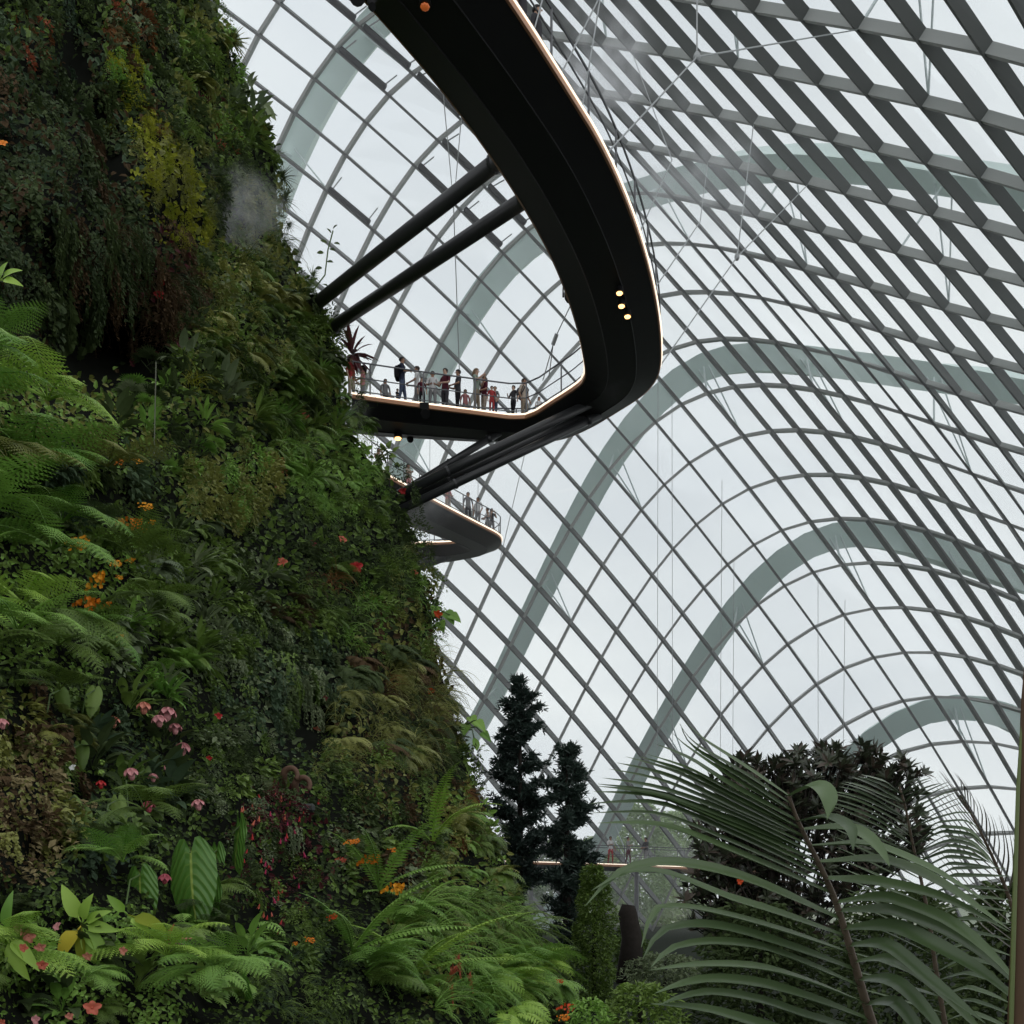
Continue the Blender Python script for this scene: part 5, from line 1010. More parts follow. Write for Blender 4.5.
# magnolia-like tree with dark rosettes of leaves
def dark_tree():
    r = random.Random(21); Y = 17.; s = Y/F; x0 = at(790, HY, Y)[0]; root = empty('dark_leaved_tree', (x0, Y, 0))
    mb = MB(); tube(mb, [(0, 0, 0), (.1, 0, 1.2), (0, .1, 2.6)], [.16, .13, .09], 8); mb.obj('trunk', M_bark, root)
    fol = MB(); bot = MB(); br = MB()
    crown = [(735, 850, 42, 60), (770, 800, 40, 40), (815, 785, 38, 36), (850, 775, 44, 30), (895, 782, 30, 24), (715, 900, 30, 40), (800, 860, 80, 50), (880, 830, 46, 46), (745, 770, 18, 14), (770, 930, 70, 40), (725, 780, 14, 12)]
    cand = []
    for cx, cy, rx, ry in crown:
        for i in range(int(rx*ry/17)):
            a = r.uniform(0, 6.283); q = r.random()**.45; cand.append((cx+math.cos(a)*rx*q, cy+math.sin(a)*ry*q, r.uniform(-1, 1)*min(rx, 40)*s))
    for px, py, dy in cand:
        c = at(px, py, Y+dy)-np.array([x0, Y, 0]); c[2] = max(c[2], .5)
        ax = nrm(np.array([r.gauss(0, .5), r.gauss(-.2, .5), r.gauss(.9, .4)])); tube(br, [c*[.8, .8, .9], c], [.016, .008], 3, 0, False)
        nl = r.randrange(8, 13); Fm = frame(ax)
        for k in range(nl):
            a = 6.283*k/nl+r.uniform(-.3, .3); e = r.uniform(.1, .9); d = Fm@np.array([math.cos(a)*math.cos(e), math.sin(e), math.sin(a)*math.cos(e)])
            put(fol if r.random() < .7 else bot, blade(r.uniform(.17, .27), .075, 2, .3, .1, .25, 'lance'), c, d, ax, r.uniform(-.3, .3))
    br.obj('branch', M_bark, root)['kind'] = 'stuff'
    fol.obj('foliage', leafmat('dark_glossy_leaf', (.016, .022, .013), (.035, .042, .024), .3, .5, .05), root)
    bot.obj('bronze_foliage', leafmat('bronze_leaf', (.026, .021, .015), (.048, .037, .027), .4, .4, .05), root)['label'] = 'bronze backed leaves'
    tag(root, 'dark bushy tree with bronze-backed leaf rosettes behind the palm', 'tree')
dark_tree()
flower('disc', 739, 881, 9, 'vermilion', 'wall_flower', 'small red bloom in the dark bushy tree behind the palm', Y=15.6)

# ------------------------------------------------------------------ palms in front
def palmmat(name, c, c2): return leafmat(name, c, c2, .36, .5, .18, 1.2)
M_palm = palmmat('palm_leaflet', (.030, .050, .021), (.062, .098, .038)); M_palm2 = palmmat('palm_leaflet_back', (.04, .06, .032), (.08, .11, .06)); M_palm3 = palmmat('palm_leaflet_dry', (.03, .03, .022), (.06, .055, .04))
M_rach = mat('palm_rachis', (.10, .075, .05), .6, 0, .3, .3, 20)
def bez(P, n):
    P = [np.asarray(p, float) for p in P]; out = []
    if len(P) == 3:
        for i in range(n+1):
            t = i/n; out.append((1-t)**2*P[0]+2*t*(1-t)*P[1]+t*t*P[2])
    else:  # smooth through all points
        L = np.r_[0, np.cumsum([np.linalg.norm(b-a) for a, b in zip(P[:-1], P[1:])])]; L /= L[-1]; A = np.array(P)
        for i in range(n+1):
            t = i/n; k = min(max(int(np.searchsorted(L, t))-1, 0), len(P)-2); u = (t-L[k])/(L[k+1]-L[k])
            m0 = (A[k+1]-A[max(k-1, 0)])/(L[k+1]-L[max(k-1, 0)])*(L[k+1]-L[k]); m1 = (A[min(k+2, len(P)-1)]-A[k])/(L[min(k+2, len(P)-1)]-L[k])*(L[k+1]-L[k])
            out.append((2*u**3-3*u*u+1)*A[k]+(u**3-2*u*u+u)*m0+(-2*u**3+3*u*u)*A[k+1]+(u**3-u*u)*m1)
    return out
def leaflet(P, w, n=12, roll=0., fold=.35, base=.35, face=.62):
    """long pleated leaflet along a 3-D curve; returns verts, faces"""
    C = bez(P, n); V = []; roll += face if P[-1][0] < P[0][0] else -face
    for i, p in enumerate(C):
        t = i/n; d = nrm(C[min(i+1, n)]-C[max(i-1, 0)]); x = np.cross(d, [0, 0, 1.]); x = nrm(x) if np.linalg.norm(x) > .05 else np.array([1., 0, 0]); z = np.cross(x, d)
        x, z = x*math.cos(roll)+z*math.sin(roll), z*math.cos(roll)-x*math.sin(roll)
        hw = w/2*min(1, base+2.6*t)*(1-max(0, (t-.45)/.55)**1.8)+.0008; V += [p-x*hw+z*fold*hw, p-x*hw*.45+z*fold*.18*hw, p, p+x*hw*.45+z*fold*.18*hw, p+x*hw+z*fold*hw]
    return np.array(V), [(i*5+k, i*5+k+1, i*5+6+k, i*5+5+k) for i in range(n) for k in range(4)]
def palm_frond(root, Yf, rach, keys, mleaf, rad, inset, per, name='frond'):
    """rach: list of (px,py,Y); keys: (rachis py, [(px,py,Y)...through points], width m, roll)"""
    off = np.array(root.location); R = [at(*q)-off for q in rach]; C = bez(R, 40)
    mb = MB(); tube(mb, C, [rad*(1-.72*i/40) for i in range(41)], 7); fr = mb.obj(name, M_rach, root, True); fr['label'] = 'long palm frond with brown rachis'
    py = [q[1] for q in rach]
    for side in (0, 1):
        ks = [k for k in keys if k[4] == side]
        if not ks: continue
        for a, b in zip(ks[:-1], ks[1:]):
            pn = per if per > 2 or (side == 0 and a[0] < 890) else 1
            for j in range(pn):
                u = j/pn; N_ = 6
                A = bez([at(*q) for q in a[1]], N_) if len(a[1]) > 1 else None; B = bez([at(*q) for q in b[1]], N_)
                s0 = bez([at(*q) for q in rach], 40)
                ya = a[0]*(1-u)+b[0]*u; i0 = min(range(41), key=lambda i: abs((HY-(s0[i][2]-ZC)/s0[i][1]*F)-ya))
                mid = [A[i]*(1-u)+B[i]*u for i in range(1, N_+1)]
                jit = np.array([rnd.uniform(-1, 1)*.012, rnd.uniform(-1, 1)*.03, rnd.uniform(-1, 1)*.012])*(1 if u else .2)
                P = [s0[i0]]+[m+jit*((i+1)/N_) for i, m in enumerate(mid)]
                V, Fs = leaflet([p-off for p in P], (a[2]*(1-u)+b[2]*u)*(.84 if pn > 1 else 1.28 if side == 0 else 1.1)*rnd.uniform(.85, 1.1), 14, (a[3]*(1-u)+b[3]*u)+rnd.uniform(-.15, .15))
                lm = MB(); lm.add(V, Fs); lm.obj('leaflet', mleaf, fr, True)
    return fr
pr = empty('palm', (at(915, HY, 3.4)[0], 3.4, 0))
mb = MB(); tube(mb, [(0, 0, 0), (.02, .02, .7), (0, 0, 1.35)], [.17, .13, .10], 12); mb.obj('trunk', mat('ringed_palm_trunk', (.12, .09, .06), .8, 0, .2, .3, 6), pr, True)
rach = [(905, 1130, 3.40), (885, 1062, 3.38), (868, 1010, 3.36), (850, 948, 3.32), (835, 900, 3.29), (820, 866, 3.26), (806, 838, 3.24), (795, 814, 3.22), (789, 796, 3.2)]
y_ = lambda d: 3.25+d
L_ = lambda *p: [(x, y, 3.22+d) for x, y, d in p]
main = [  # rachis y, points (px,py,dY), width, roll, side
 (800, L_((768, 782, -.05), (735, 760, -.12), (702, 738, -.2), (681, 717, -.28)), .030, .3, 0),
 (812, L_((765, 793, -.05), (728, 770, -.12), (690, 745, -.2), (680, 724, -.28)), .034, .3, 0),
 (822, L_((768, 805, -.05), (725, 782, -.15), (690, 759, -.25), (656, 744, -.35)), .034, .25, 0),
 (832, L_((770, 815, -.05), (720, 790, -.15), (680, 771, -.25), (637, 757, -.35)), .036, .25, 0),
 (842, L_((765, 822, -.05), (710, 796, -.15), (665, 775, -.25), (617, 763, -.35)), .036, .2, 0),
 (852, L_((770, 830, -.05), (710, 806, -.15), (655, 787, -.25), (604, 778, -.35)), .036, .2, 0),
 (864, L_((775, 842, -.05), (715, 817, -.15), (660, 795, -.25), (598, 786, -.35)), .036, .15, 0),
 (878, L_((775, 853, -.05), (712, 825, -.15), (655, 803, -.25), (590, 804, -.35)), .036, .15, 0),
 (896, L_((780, 872, -.05), (720, 847, -.15), (660, 826, -.25), (597, 824, -.35)), .036, .1, 0),
 (916, L_((785, 894, -.05), (725, 872, -.15), (665, 862, -.25), (618, 872, -.38), (585, 905, -.45)), .036, .1, 0),
 (934, L_((795, 916, -.05), (740, 902, -.15), (690, 882, -.25), (640, 868, -.35), (592, 890, -.45)), .036, .0, 0),
 (952, L_((800, 937, -.05), (745, 921, -.15), (695, 910, -.25), (655, 910, -.35), (641, 948, -.4)), .038, -.1, 0),
 (968, L_((805, 953, -.05), (750, 935, -.15), (700, 925, -.25), (660, 932, -.33), (643, 958, -.4)), .042, -.1, 0),
 (984, L_((810, 966, -.05), (757, 947, -.15), (700, 943, -.25), (665, 952, -.33), (651, 968, -.4)), .046, -.15, 0),
 (1000, L_((815, 984, -.05), (760, 969, -.15), (700, 966, -.25), (650, 971, -.38)), .046, -.15, 0),
 (1018, L_((820, 1002, -.05), (760, 985, -.15), (700, 980, -.25), (655, 993, -.38)), .048, -.15, 0),
 (1036, L_((825, 1025, -.05), (765, 1003, -.15), (705, 993, -.25), (660, 1005, -.38)), .048, -.15, 0),
 (1056, L_((830, 1050, -.05), (770, 1030, -.15), (705, 1010, -.25), (650, 1004, -.38)), .048, -.15, 0),
 (1078, L_((840, 1075, -.05), (770, 1060, -.15), (705, 1042, -.25), (650, 1036, -.38)), .048, -.15, 0),
 (800, L_((805, 785, -.06), (822, 790, -.12), (830, 806, -.16), (826, 820, -.18)), .055, .4, 1),
 (818, L_((818, 815, -.06), (840, 822, -.14), (852, 832, -.2), (853, 850, -.24)), .055, .3, 1),
 (830, L_((835, 826, -.06), (862, 834, -.14), (880, 850, -.2), (889, 866, -.24)), .055, .25, 1),
 (844, L_((845, 838, -.06), (890, 852, -.14), (935, 872, -.22), (990, 904, -.3)), .055, .2, 1),
 (862, L_((850, 857, -.06), (900, 866, -.14), (950, 890, -.22), (1008, 929, -.3)), .06, .15, 1),
 (880, L_((850, 880, -.06), (890, 886, -.14), (945, 900, -.22), (1010, 932, -.3)), .055, .1, 1),
 (900, L_((855, 893, -.06), (890, 900, -.14), (945, 920, -.22), (985, 948, -.3), (1026, 992, -.36)), .05, .1, 1),
 (915, L_((860, 904, -.06), (900, 915, -.14), (950, 934, -.22), (992, 962, -.3), (1030, 1000, -.36)), .05, .1, 1),
 (930, L_((865, 921, -.06), (900, 929, -.14), (935, 945, -.22), (985, 974, -.3), (1034, 1016, -.36)), .05, .0, 1),
 (945, L_((868, 936, -.06), (895, 951, -.14), (930, 980, -.22), (985, 1024, -.34)), .05, .0, 1),
 (958, L_((872, 951, -.06), (905, 966, -.14), (950, 1000, -.22), (990, 1040, -.34)), .05, .0, 1),
 (978, L_((880, 974, -.06), (905, 990, -.14), (930, 1015, -.22), (950, 1044, -.3)), .048, .0, 1),
 (1000, L_((885, 994, -.06), (905, 1012, -.12), (925, 1040, -.2), (935, 1062, -.26)), .046, .0, 1),
 (1024, L_((892, 1020, -.06), (908, 1038, -.12), (922, 1062, -.2), (930, 1080, -.26)), .046, .0, 1)]
palm_frond(pr, 3.3, rach, main, M_palm, .020, 0, 2)
tag(pr, 'big palm whose broad frond fills the lower right foreground', 'palm')
# middle palm
p2r = empty('palm', (at(965, HY, 5.0)[0], 5.0, 0))
mb = MB(); tube(mb, [(0, 0, 0), (0, .03, 1.1)], [.13, .09], 10); mb.obj('trunk', bpy.data.materials['ringed_palm_trunk'], p2r, True)
rach2 = [(962, 1120, 4.95), (945, 1024, 4.9), (936, 970, 4.85), (928, 915, 4.8), (921, 880, 4.78), (914, 850, 4.75), (907, 815, 4.72), (903, 798, 4.7), (899, 786, 4.7)]
M_ = lambda *p: [(x, y, 4.7+d) for x, y, d in p]
k2 = [(792, M_((890, 784, -.05), (876, 778, -.15), (862, 774, -.25)), .030, .2, 0), (806, M_((885, 797, -.05), (865, 786, -.15), (846, 782, -.25)), .032, .2, 0), (824, M_((885, 810, -.05), (860, 795, -.15), (834, 792, -.25)), .032, .2, 0),
      (842, M_((890, 827, -.05), (860, 810, -.15), (826, 802, -.25)), .032, .2, 0), (858, M_((892, 845, -.05), (860, 830, -.15), (826, 816, -.25)), .032, .1, 0), (880, M_((897, 868, -.05), (865, 850, -.15), (832, 836, -.25)), .032, .1, 0), (905, M_((900, 895, -.05), (870, 880, -.15), (840, 868, -.25)), .032, .1, 0),
      (940, M_((905, 928, -.05), (875, 912, -.15), (845, 902, -.25)), .032, .0, 0), (985, M_((915, 975, -.05), (885, 962, -.15), (850, 952, -.25)), .032, .0, 0), (1030, M_((925, 1024, -.05), (890, 1012, -.15), (860, 1004, -.25)), .032, .0, 0),
      (790, M_((907, 784, -.05), (914, 780, -.15), (922, 778, -.25)), .034, .2, 1), (800, M_((912, 794, -.05), (928, 787, -.15), (942, 783, -.25)), .036, .2, 1), (814, M_((920, 806, -.05), (942, 794, -.15), (960, 787, -.25)), .036, .2, 1), (828, M_((928, 818, -.05), (948, 808, -.15), (970, 800, -.25)), .036, .15, 1),
      (842, M_((930, 828, -.05), (950, 828, -.15), (970, 831, -.25), (984, 845, -.3)), .034, .1, 1), (856, M_((935, 842, -.05), (958, 842, -.15), (982, 850, -.25), (997, 868, -.3)), .034, .1, 1), (872, M_((938, 858, -.05), (962, 857, -.15), (988, 862, -.28)), .034, .1, 1), (890, M_((944, 876, -.05), (975, 876, -.15), (1012, 876, -.3)), .034, .1, 1),
      (920, M_((948, 908, -.05), (975, 905, -.15), (1010, 912, -.3)), .034, .05, 1), (955, M_((955, 944, -.05), (980, 944, -.15), (1012, 956, -.3)), .034, .0, 1), (995, M_((960, 986, -.05), (985, 990, -.15), (1010, 1004, -.3)), .034, .0, 1), (1030, M_((965, 1024, -.05), (990, 1030, -.15), (1015, 1048, -.3)), .034, .0, 1)]
palm_frond(p2r, 4.8, rach2, k2, M_palm2, .016, 0, 3)
tag(p2r, 'second palm with a paler feathery frond just right of the big one', 'palm')
# dry dark palm behind
p3r = empty('palm', (at(1040, HY, 6.4)[0], 6.4, 0))
mb = MB(); tube(mb, [(0, 0, 0), (-.05, 0, 1.0)], [.14, .10], 10); mb.obj('trunk', bpy.data.materials['ringed_palm_trunk'], p3r, True)
rach3 = [(1034, 990, 6.4), (1022, 940, 6.35), (1008, 895, 6.3), (996, 865, 6.25), (982, 835, 6.2), (970, 812, 6.2), (960, 795, 6.2)]
D_ = lambda *p: [(x, y, 6.2+d) for x, y, d in p]
k3 = [(800, D_((955, 790, 0), (948, 780, -.1), (942, 770, -.2)), .016, .4, 0), (820, D_((962, 805, 0), (950, 785, -.1), (940, 772, -.2)), .016, .4, 0), (850, D_((970, 830, 0), (948, 800, -.1), (930, 780, -.2)), .016, .4, 0), (885, D_((975, 865, 0), (950, 830, -.1), (926, 805, -.2)), .016, .4, 0), (930, D_((985, 905, 0), (955, 870, -.1), (930, 840, -.2)), .016, .4, 0), (970, D_((995, 950, 0), (965, 910, -.1), (940, 880, -.2)), .016, .4, 0),
      (798, D_((962, 785, 0), (958, 778, -.1), (954, 772, -.2)), .016, .3, 1), (820, D_((975, 805, 0), (970, 790, -.1), (962, 780, -.2)), .016, .3, 1), (850, D_((990, 835, 0), (990, 820, -.1), (985, 812, -.2)), .016, .3, 1), (885, D_((1008, 870, 0), (1010, 845, -.1), (1000, 815, -.2)), .016, .3, 1), (930, D_((1024, 915, 0), (1028, 890, -.1), (1020, 850, -.2)), .016, .3, 1)]
palm_frond(p3r, 6.3, rach3, k3, M_palm3, .018, 0, 4)
tag(p3r, 'dark dry palm frond rising at the right behind the others', 'palm')
# brown stem at the right edge
M_cane = mat('brown_cane', (.085, .05, .025), .55, 0, .25, .35, 3)
mb = MB(); b0 = at(1018, 1180, 2.7); b0[2] = 0
tube(mb, [b0, at(1016, 1030, 2.7), at(1018, 930, 2.7), at(1021, 820, 2.7), at(1024, 700, 2.7), at(1028, 640, 2.7)], [.028, .022, .017, .012, .007, .004], 10)
o = mb.obj('brown_cane', M_cane, smooth=True); tag(o, 'slender brown cane rising along the right edge', 'cane')
mb = MB(); tube(mb, [at(1011, 1030, 2.68), at(1014, 920, 2.68), at(1018, 790, 2.69), at(1022, 720, 2.7)], [.006, .006, .005, .003], 6); mb.obj('leaf_sheath_edge', mat('green_sheath', (.12, .16, .05), .5), o)['label'] = 'greenish sheath edge'
# outdoors, beyond the glass
M_out = leafmat('hazed_outdoor_leaf', (.13, .19, .08), (.24, .30, .15), .6, .2, .2)  # leaf colours paled: the haze over these trees is put into them
for i, (px, top, Y, rx, lab) in enumerate(((640, 806, 118, 36, 'pale green tree outside the glass above the low footbridge'), (680, 812, 126, 34, 'second pale tree outside the glass, partly behind the dark tree'), (600, 838, 122, 26, 'low pale tree outside the glass behind the shorter conifer'), (560, 842, 130, 34, 'hazy tree outside the glass between the conifers'), (505, 850, 128, 36, 'hazy tree outside the glass beside the planted wall'))):
    blob_shrub(px, top, HY, Y, rx, lab, M_out, 40+i, 'outdoor_tree', 2600, .62, 'tree')

# ------------------------------------------------------------------ visitors
SKIN = [mat('skin_%d' % i, c, .6, 0, .3) for i, c in enumerate(((.42, .26, .18), (.30, .17, .11), (.50, .33, .24)))]
HAIR = [mat('hair_%d' % i, c, .5, 0, .3) for i, c in enumerate(((.012, .010, .009), (.03, .018, .012), (.14, .09, .045), (.25, .24, .23)))]
CLOTH = {k: mat('cloth_'+k, c, .85, 0, .1, .2, 30) for k, c in (('navy', (.025, .03, .05)), ('black', (.014, .014, .016)), ('white', (.55, .55, .54)), ('grey', (.22, .22, .22)), ('red', (.35, .05, .05)), ('pink', (.5, .22, .22)), ('sage', (.22, .27, .22)), ('maroon', (.09, .02, .03)), ('denim', (.07, .09, .14)), ('khaki', (.26, .21, .15)), ('charcoal', (.05, .05, .055)), ('beige', (.38, .32, .26)))}
def body_mesh(name, pose):
    """one continuous skinned figure facing -Y, 1.72 m tall; materials: 0 skin, 1 top, 2 trousers, 3 shoes"""
    J = {'pel': (0, 0, .95), 'wa': (0, 0, 1.10), 'ch': (0, .01, 1.30), 'nb': (0, .02, 1.44), 'ne': (0, .01, 1.50), 'hd': (0, -.01, 1.60), 'tp': (0, 0, 1.69)}
    rad = {'pel': (.15, .11), 'wa': (.125, .095), 'ch': (.15, .105), 'nb': (.09, .075), 'ne': (.052, .054), 'hd': (.078, .092), 'tp': (.055, .065)}
    E_ = [('pel', 'wa'), ('wa', 'ch'), ('ch', 'nb'), ('nb', 'ne'), ('ne', 'hd'), ('hd', 'tp')]
    stride = pose.get('stride', .04)
    for s, q in (('l', 1), ('r', -1)):
        J.update({'hp'+s: (q*.09, 0, .88), 'kn'+s: (q*.10, -.02-q*stride*.5, .49), 'an'+s: (q*.10, .03-q*stride, .09), 'to'+s: (q*.115, -.13-q*stride, .035)})
        rad.update({'hp'+s: (.085, .09), 'kn'+s: (.056, .06), 'an'+s: (.04, .042), 'to'+s: (.038, .03)})
        E_ += [('pel', 'hp'+s), ('hp'+s, 'kn'+s), ('kn'+s, 'an'+s), ('an'+s, 'to'+s)]
        el, ha = pose[s]
        J.update({'sh'+s: (q*.175, .01, 1.40), 'el'+s: el, 'ha'+s: ha}); h2 = np.array(ha)+nrm(np.array(ha)-np.array(el))*.075; J['pa'+s] = tuple(h2)
        rad.update({'sh'+s: (.06, .058), 'el'+s: (.042, .042), 'ha'+s: (.028, .028), 'pa'+s: (.038, .022)})
        E_ += [('nb', 'sh'+s), ('sh'+s, 'el'+s), ('el'+s, 'ha'+s), ('ha'+s, 'pa'+s)]
    names = list(J); me = bpy.data.meshes.new(name); me.from_pydata([J[k] for k in names], [(names.index(a), names.index(b)) for a, b in E_], [])
    o = bpy.data.objects.new(name, me); COL.objects.link(o); o.modifiers.new('skin', 'SKIN'); sv = me.skin_vertices[0].data
    for i, k in enumerate(names): sv[i].radius = rad[k]; sv[i].use_root = (k == 'pel')
    o.modifiers.new('sub', 'SUBSURF').levels = 1
    dg = bpy.context.evaluated_depsgraph_get(); ev = bpy.data.meshes.new_from_object(o.evaluated_get(dg)); bpy.data.objects.remove(o)
    V = [tuple(v.co) for v in ev.vertices]; Fc = [tuple(p.vertices) for p in ev.polygons]; mb = MB(); mb.add(np.array(V), Fc); nb_ = len(Fc)
    for s, q in (('l', 1), ('r', -1)):   # fingers rooted inside the palm, thumb at its side
        h = np.array(J['pa'+s]); d = nrm(h-np.array(J['ha'+s])); x = nrm(np.cross(d, [0, 1, .3])); zz = np.cross(x, d)
        for k, L in enumerate((.062, .07, .066, .052)):
            b = h+x*(k-1.5)*.019; tube(mb, [b-d*.015, b+d*L*.55+zz*.006, b+d*L*.8+zz*.024], [.009, .008, .006], 5)
        b = h-d*.04+x*.03*q; tube(mb, [b-x*.01*q, b+x*.022*q+d*.025, b+x*.024*q+d*.055], [.010, .009, .007], 5)
    # nose and ears grow from the head
    tube(mb, [(0, -.085, 1.615), (0, -.112, 1.588), (0, -.09, 1.582)], [.008, .014, .012], 6)
    for q in (-1, 1): tube(mb, [(q*.07, 0, 1.615), (q*.088, .012, 1.60), (q*.072, .004, 1.575)], [.012, .014, .01], 5)
    me2 = mb.mesh(name, [SKIN[0], CLOTH['grey'], CLOTH['denim'], CLOTH['black']], True); slv = pose.get('sleeve', 1.12)
    elz = {}
    for i, p in enumerate(me2.polygons):
        c = p.center; mi = 0
        if i < nb_:
            if c.z < .10: mi = 3
            elif c.z < .94 and abs(c.x) < .235 and not any((c-Vector(J[k])).length < .09 for k in ('hal', 'har', 'pal', 'par')): mi = 2
            elif c.z < 1.47 and abs(c.x) < .165 and c.y > -.13: mi = 1
            elif c.z < 1.47 and not any((c-Vector(J[k])).length < (c-Vector(J['sh'+k[2]])).length*.9 for k in ('hal', 'har')): mi = 1
        p.material_index = mi
    fm = MB()
    ball(fm, (0, 0, 0), (.012, .008, .008), 0, 6, 4)
    fm.obj('tmp', HAIR[0]); f = bpy.data.objects['tmp']; fme = f.data; bpy.data.objects.remove(f)
    return me2, fme
POSES = [
    {'l': ((.25, .03, 1.13), (.22, -.10, .92)), 'r': ((-.25, .04, 1.13), (-.24, -.04, .90))},
    {'l': ((.24, -.05, 1.14), (.10, -.28, 1.08)), 'r': ((-.24, -.05, 1.14), (-.10, -.28, 1.08))},
    {'l': ((.25, -.10, 1.18), (.09, -.26, 1.40)), 'r': ((-.25, -.10, 1.18), (-.08, -.27, 1.41))},
    {'l': ((.27, .06, 1.15), (.30, -.02, .94)), 'r': ((-.24, -.08, 1.15), (-.12, -.26, 1.20)), 'stride': .12}]
BODY = [body_mesh('person_body', p) for p in POSES]
def hair_mesh(long_):
    mb = MB(); ball(mb, (0, .012, 1.645), (.092, .105, .085), 0, 12, 8)
    V = mb.v[0]; V[:, 1] = np.where((V[:, 1] < -.03) & (V[:, 2] < 1.65), -.02, V[:, 1])
    if long_: tube(mb, [(0, .05, 1.64), (0, .085, 1.54), (0, .09, 1.40)], [.085, .08, .05], 8)
    return mb.mesh('hair', [HAIR[0]], True)
HM = [hair_mesh(False), hair_mesh(True)]
def pack_mesh():
    mb = MB(); V = [];
    for z, w_, d_ in ((.98, .13, .05), (1.02, .16, .09), (1.25, .16, .10), (1.38, .13, .07), (1.42, .08, .03)): V += [(-w_, .10, z), (w_, .10, z), (w_, .12+d_*1.3, z), (-w_, .12+d_*1.3, z)]
    mb.add(np.array(V), [(i*4+k, i*4+(k+1) % 4, i*4+4+(k+1) % 4, i*4+4+k) for i in range(4) for k in range(4)]+[(3, 2, 1, 0), (16, 17, 18, 19)])
    for q in (-1, 1): tube(mb, [(q*.11, .12, 1.40), (q*.12, -.04, 1.44), (q*.12, -.12, 1.32), (q*.13, .10, 1.05)], .018, 5)
    return mb.mesh('backpack', [CLOTH['black']])
PACK = pack_mesh()
def person(loc, face, pose, top, legs, label, hair=0, long_=False, h=1.0, skin=0, pack=None, group=None, shorts=False):
    me, eyes = BODY[pose]; o = bpy.data.objects.new('person', me); COL.objects.link(o); o.location = loc; o.rotation_euler = (0, 0, face); o.scale = (h, h, h)
    for i, m in enumerate((SKIN[skin], CLOTH[top], CLOTH[legs], CLOTH['black'])): o.material_slots[i].link = 'OBJECT'; o.material_slots[i].material = m
    c = link('hair', HM[1 if long_ else 0], o); c.material_slots[0].link = 'OBJECT'; c.material_slots[0].material = HAIR[hair]
    [link('eye', eyes, o, (q*.031, -.088, 1.612)) for q in (-1, 1)]
    if pack: c = link('backpack', PACK, o); c.material_slots[0].link = 'OBJECT'; c.material_slots[0].material = CLOTH[pack]
    tag(o, label, 'person', group); return o
def on_deck(A, B, px, f):
    """spot on the deck of a walkway, fraction f across, seen near px among visitors' stretch"""
    best = min(range(len(A)), key=lambda i: abs(((A[i]*(1-f)+B[i]*f)[0]/(A[i]*(1-f)+B[i]*f)[1])*F+HX-px)); return A[best]*(1-f)+B[best]*f
A, B = UPPER
mid = [i for i in range(len(A)) if A[i][1] > 33.5]; Am, Bm = A[mid], B[mid]
mi_ = int(np.argmax(Am[:, 1])); As, Bs = Am[int(len(Am)*.25):], Bm[int(len(Bm)*.25):]
PP = [  # px, across, facing, pose, top, legs, label, hair, long, h, pack
 (351, .35, 1.2, 0, 'red', 'beige', 'person in a red top farthest left, half hidden by the purple rosette', 1, True, 1., None),
 (362, .45, -1.4, 1, 'pink', 'grey', 'person in a washed red top second from the left on the walkway', 0, True, .93, None),
 (386, .45, .5, 0, 'grey', 'charcoal', 'short person with dark hair in grey alone left of the tall navy visitor', 0, True, .72, None),
 (396, .35, 1.0, 3, 'charcoal', 'charcoal', 'small child in dark clothes beside the tall navy visitor', 0, False, .48, None),
 (403, .25, 1.5, 3, 'navy', 'denim', 'tall person in navy wearing a dark backpack', 0, False, 1.06, 'black'),
 (416, .35, -1.5, 1, 'white', 'grey', 'person in white facing the tall navy visitor', 1, False, .98, None),
 (424, .2, .4, 0, 'maroon', 'black', 'child with brown hair in dark clothes in front of the white-clad person', 1, True, .66, None),
 (434, .3, .1, 1, 'white', 'grey', 'person in a pale top leaning at the rail with a dark bag', 0, False, .88, None),
 (446, .35, -.7, 1, 'maroon', 'charcoal', 'person in maroon with black hair at the middle of the walkway', 0, False, 1., None),
 (458, .35, -1.2, 1, 'charcoal', 'black', 'person in dark clothes right of the maroon-clad one', 0, False, 1., None),
 (466, .5, .3, 0, 'pink', 'grey', 'person in pink mostly hidden behind the dark-clothed one', 1, True, .7, None),
 (475, .3, 1.2, 2, 'sage', 'khaki', 'fair-haired person in sage green holding a camera up', 2, True, 1.03, None),
 (484, .4, -1.0, 1, 'maroon', 'beige', 'long-haired person in brown and maroon behind the camera holder', 1, True, .94, None),
 (489, .15, .3, 0, 'red', 'red', 'child in a bright red top near the walkway bend', 0, False, .62, None),
 (496, .3, -.6, 0, 'grey', 'denim', 'person in grey behind the child in red', 2, False, .7, None),
 (511, .3, -.8, 3, 'charcoal', 'black', 'short dark-haired person at the corner of the walkway railing', 0, False, .75, None),
 (527, .45, .9, 0, 'beige', 'khaki', 'person in beige with a dark bag, right of the railing corner', 1, False, .98, 'navy'),
 (539, .5, .2, 1, 'white', 'grey', 'crouched person in white, farthest right by the railing', 1, True, .6, None)]
for px, f, fc, ps, tp, lg, lab, hr, lo, h, pk in PP:
    person(on_deck(As, Bs, px, f), fc, ps, tp, lg, lab, hr, lo, h, rnd.randrange(3), pk)
s2 = [i for i in range(len(A2)) if i < 40]; Aa, Bb = A2[s2], B2[s2]
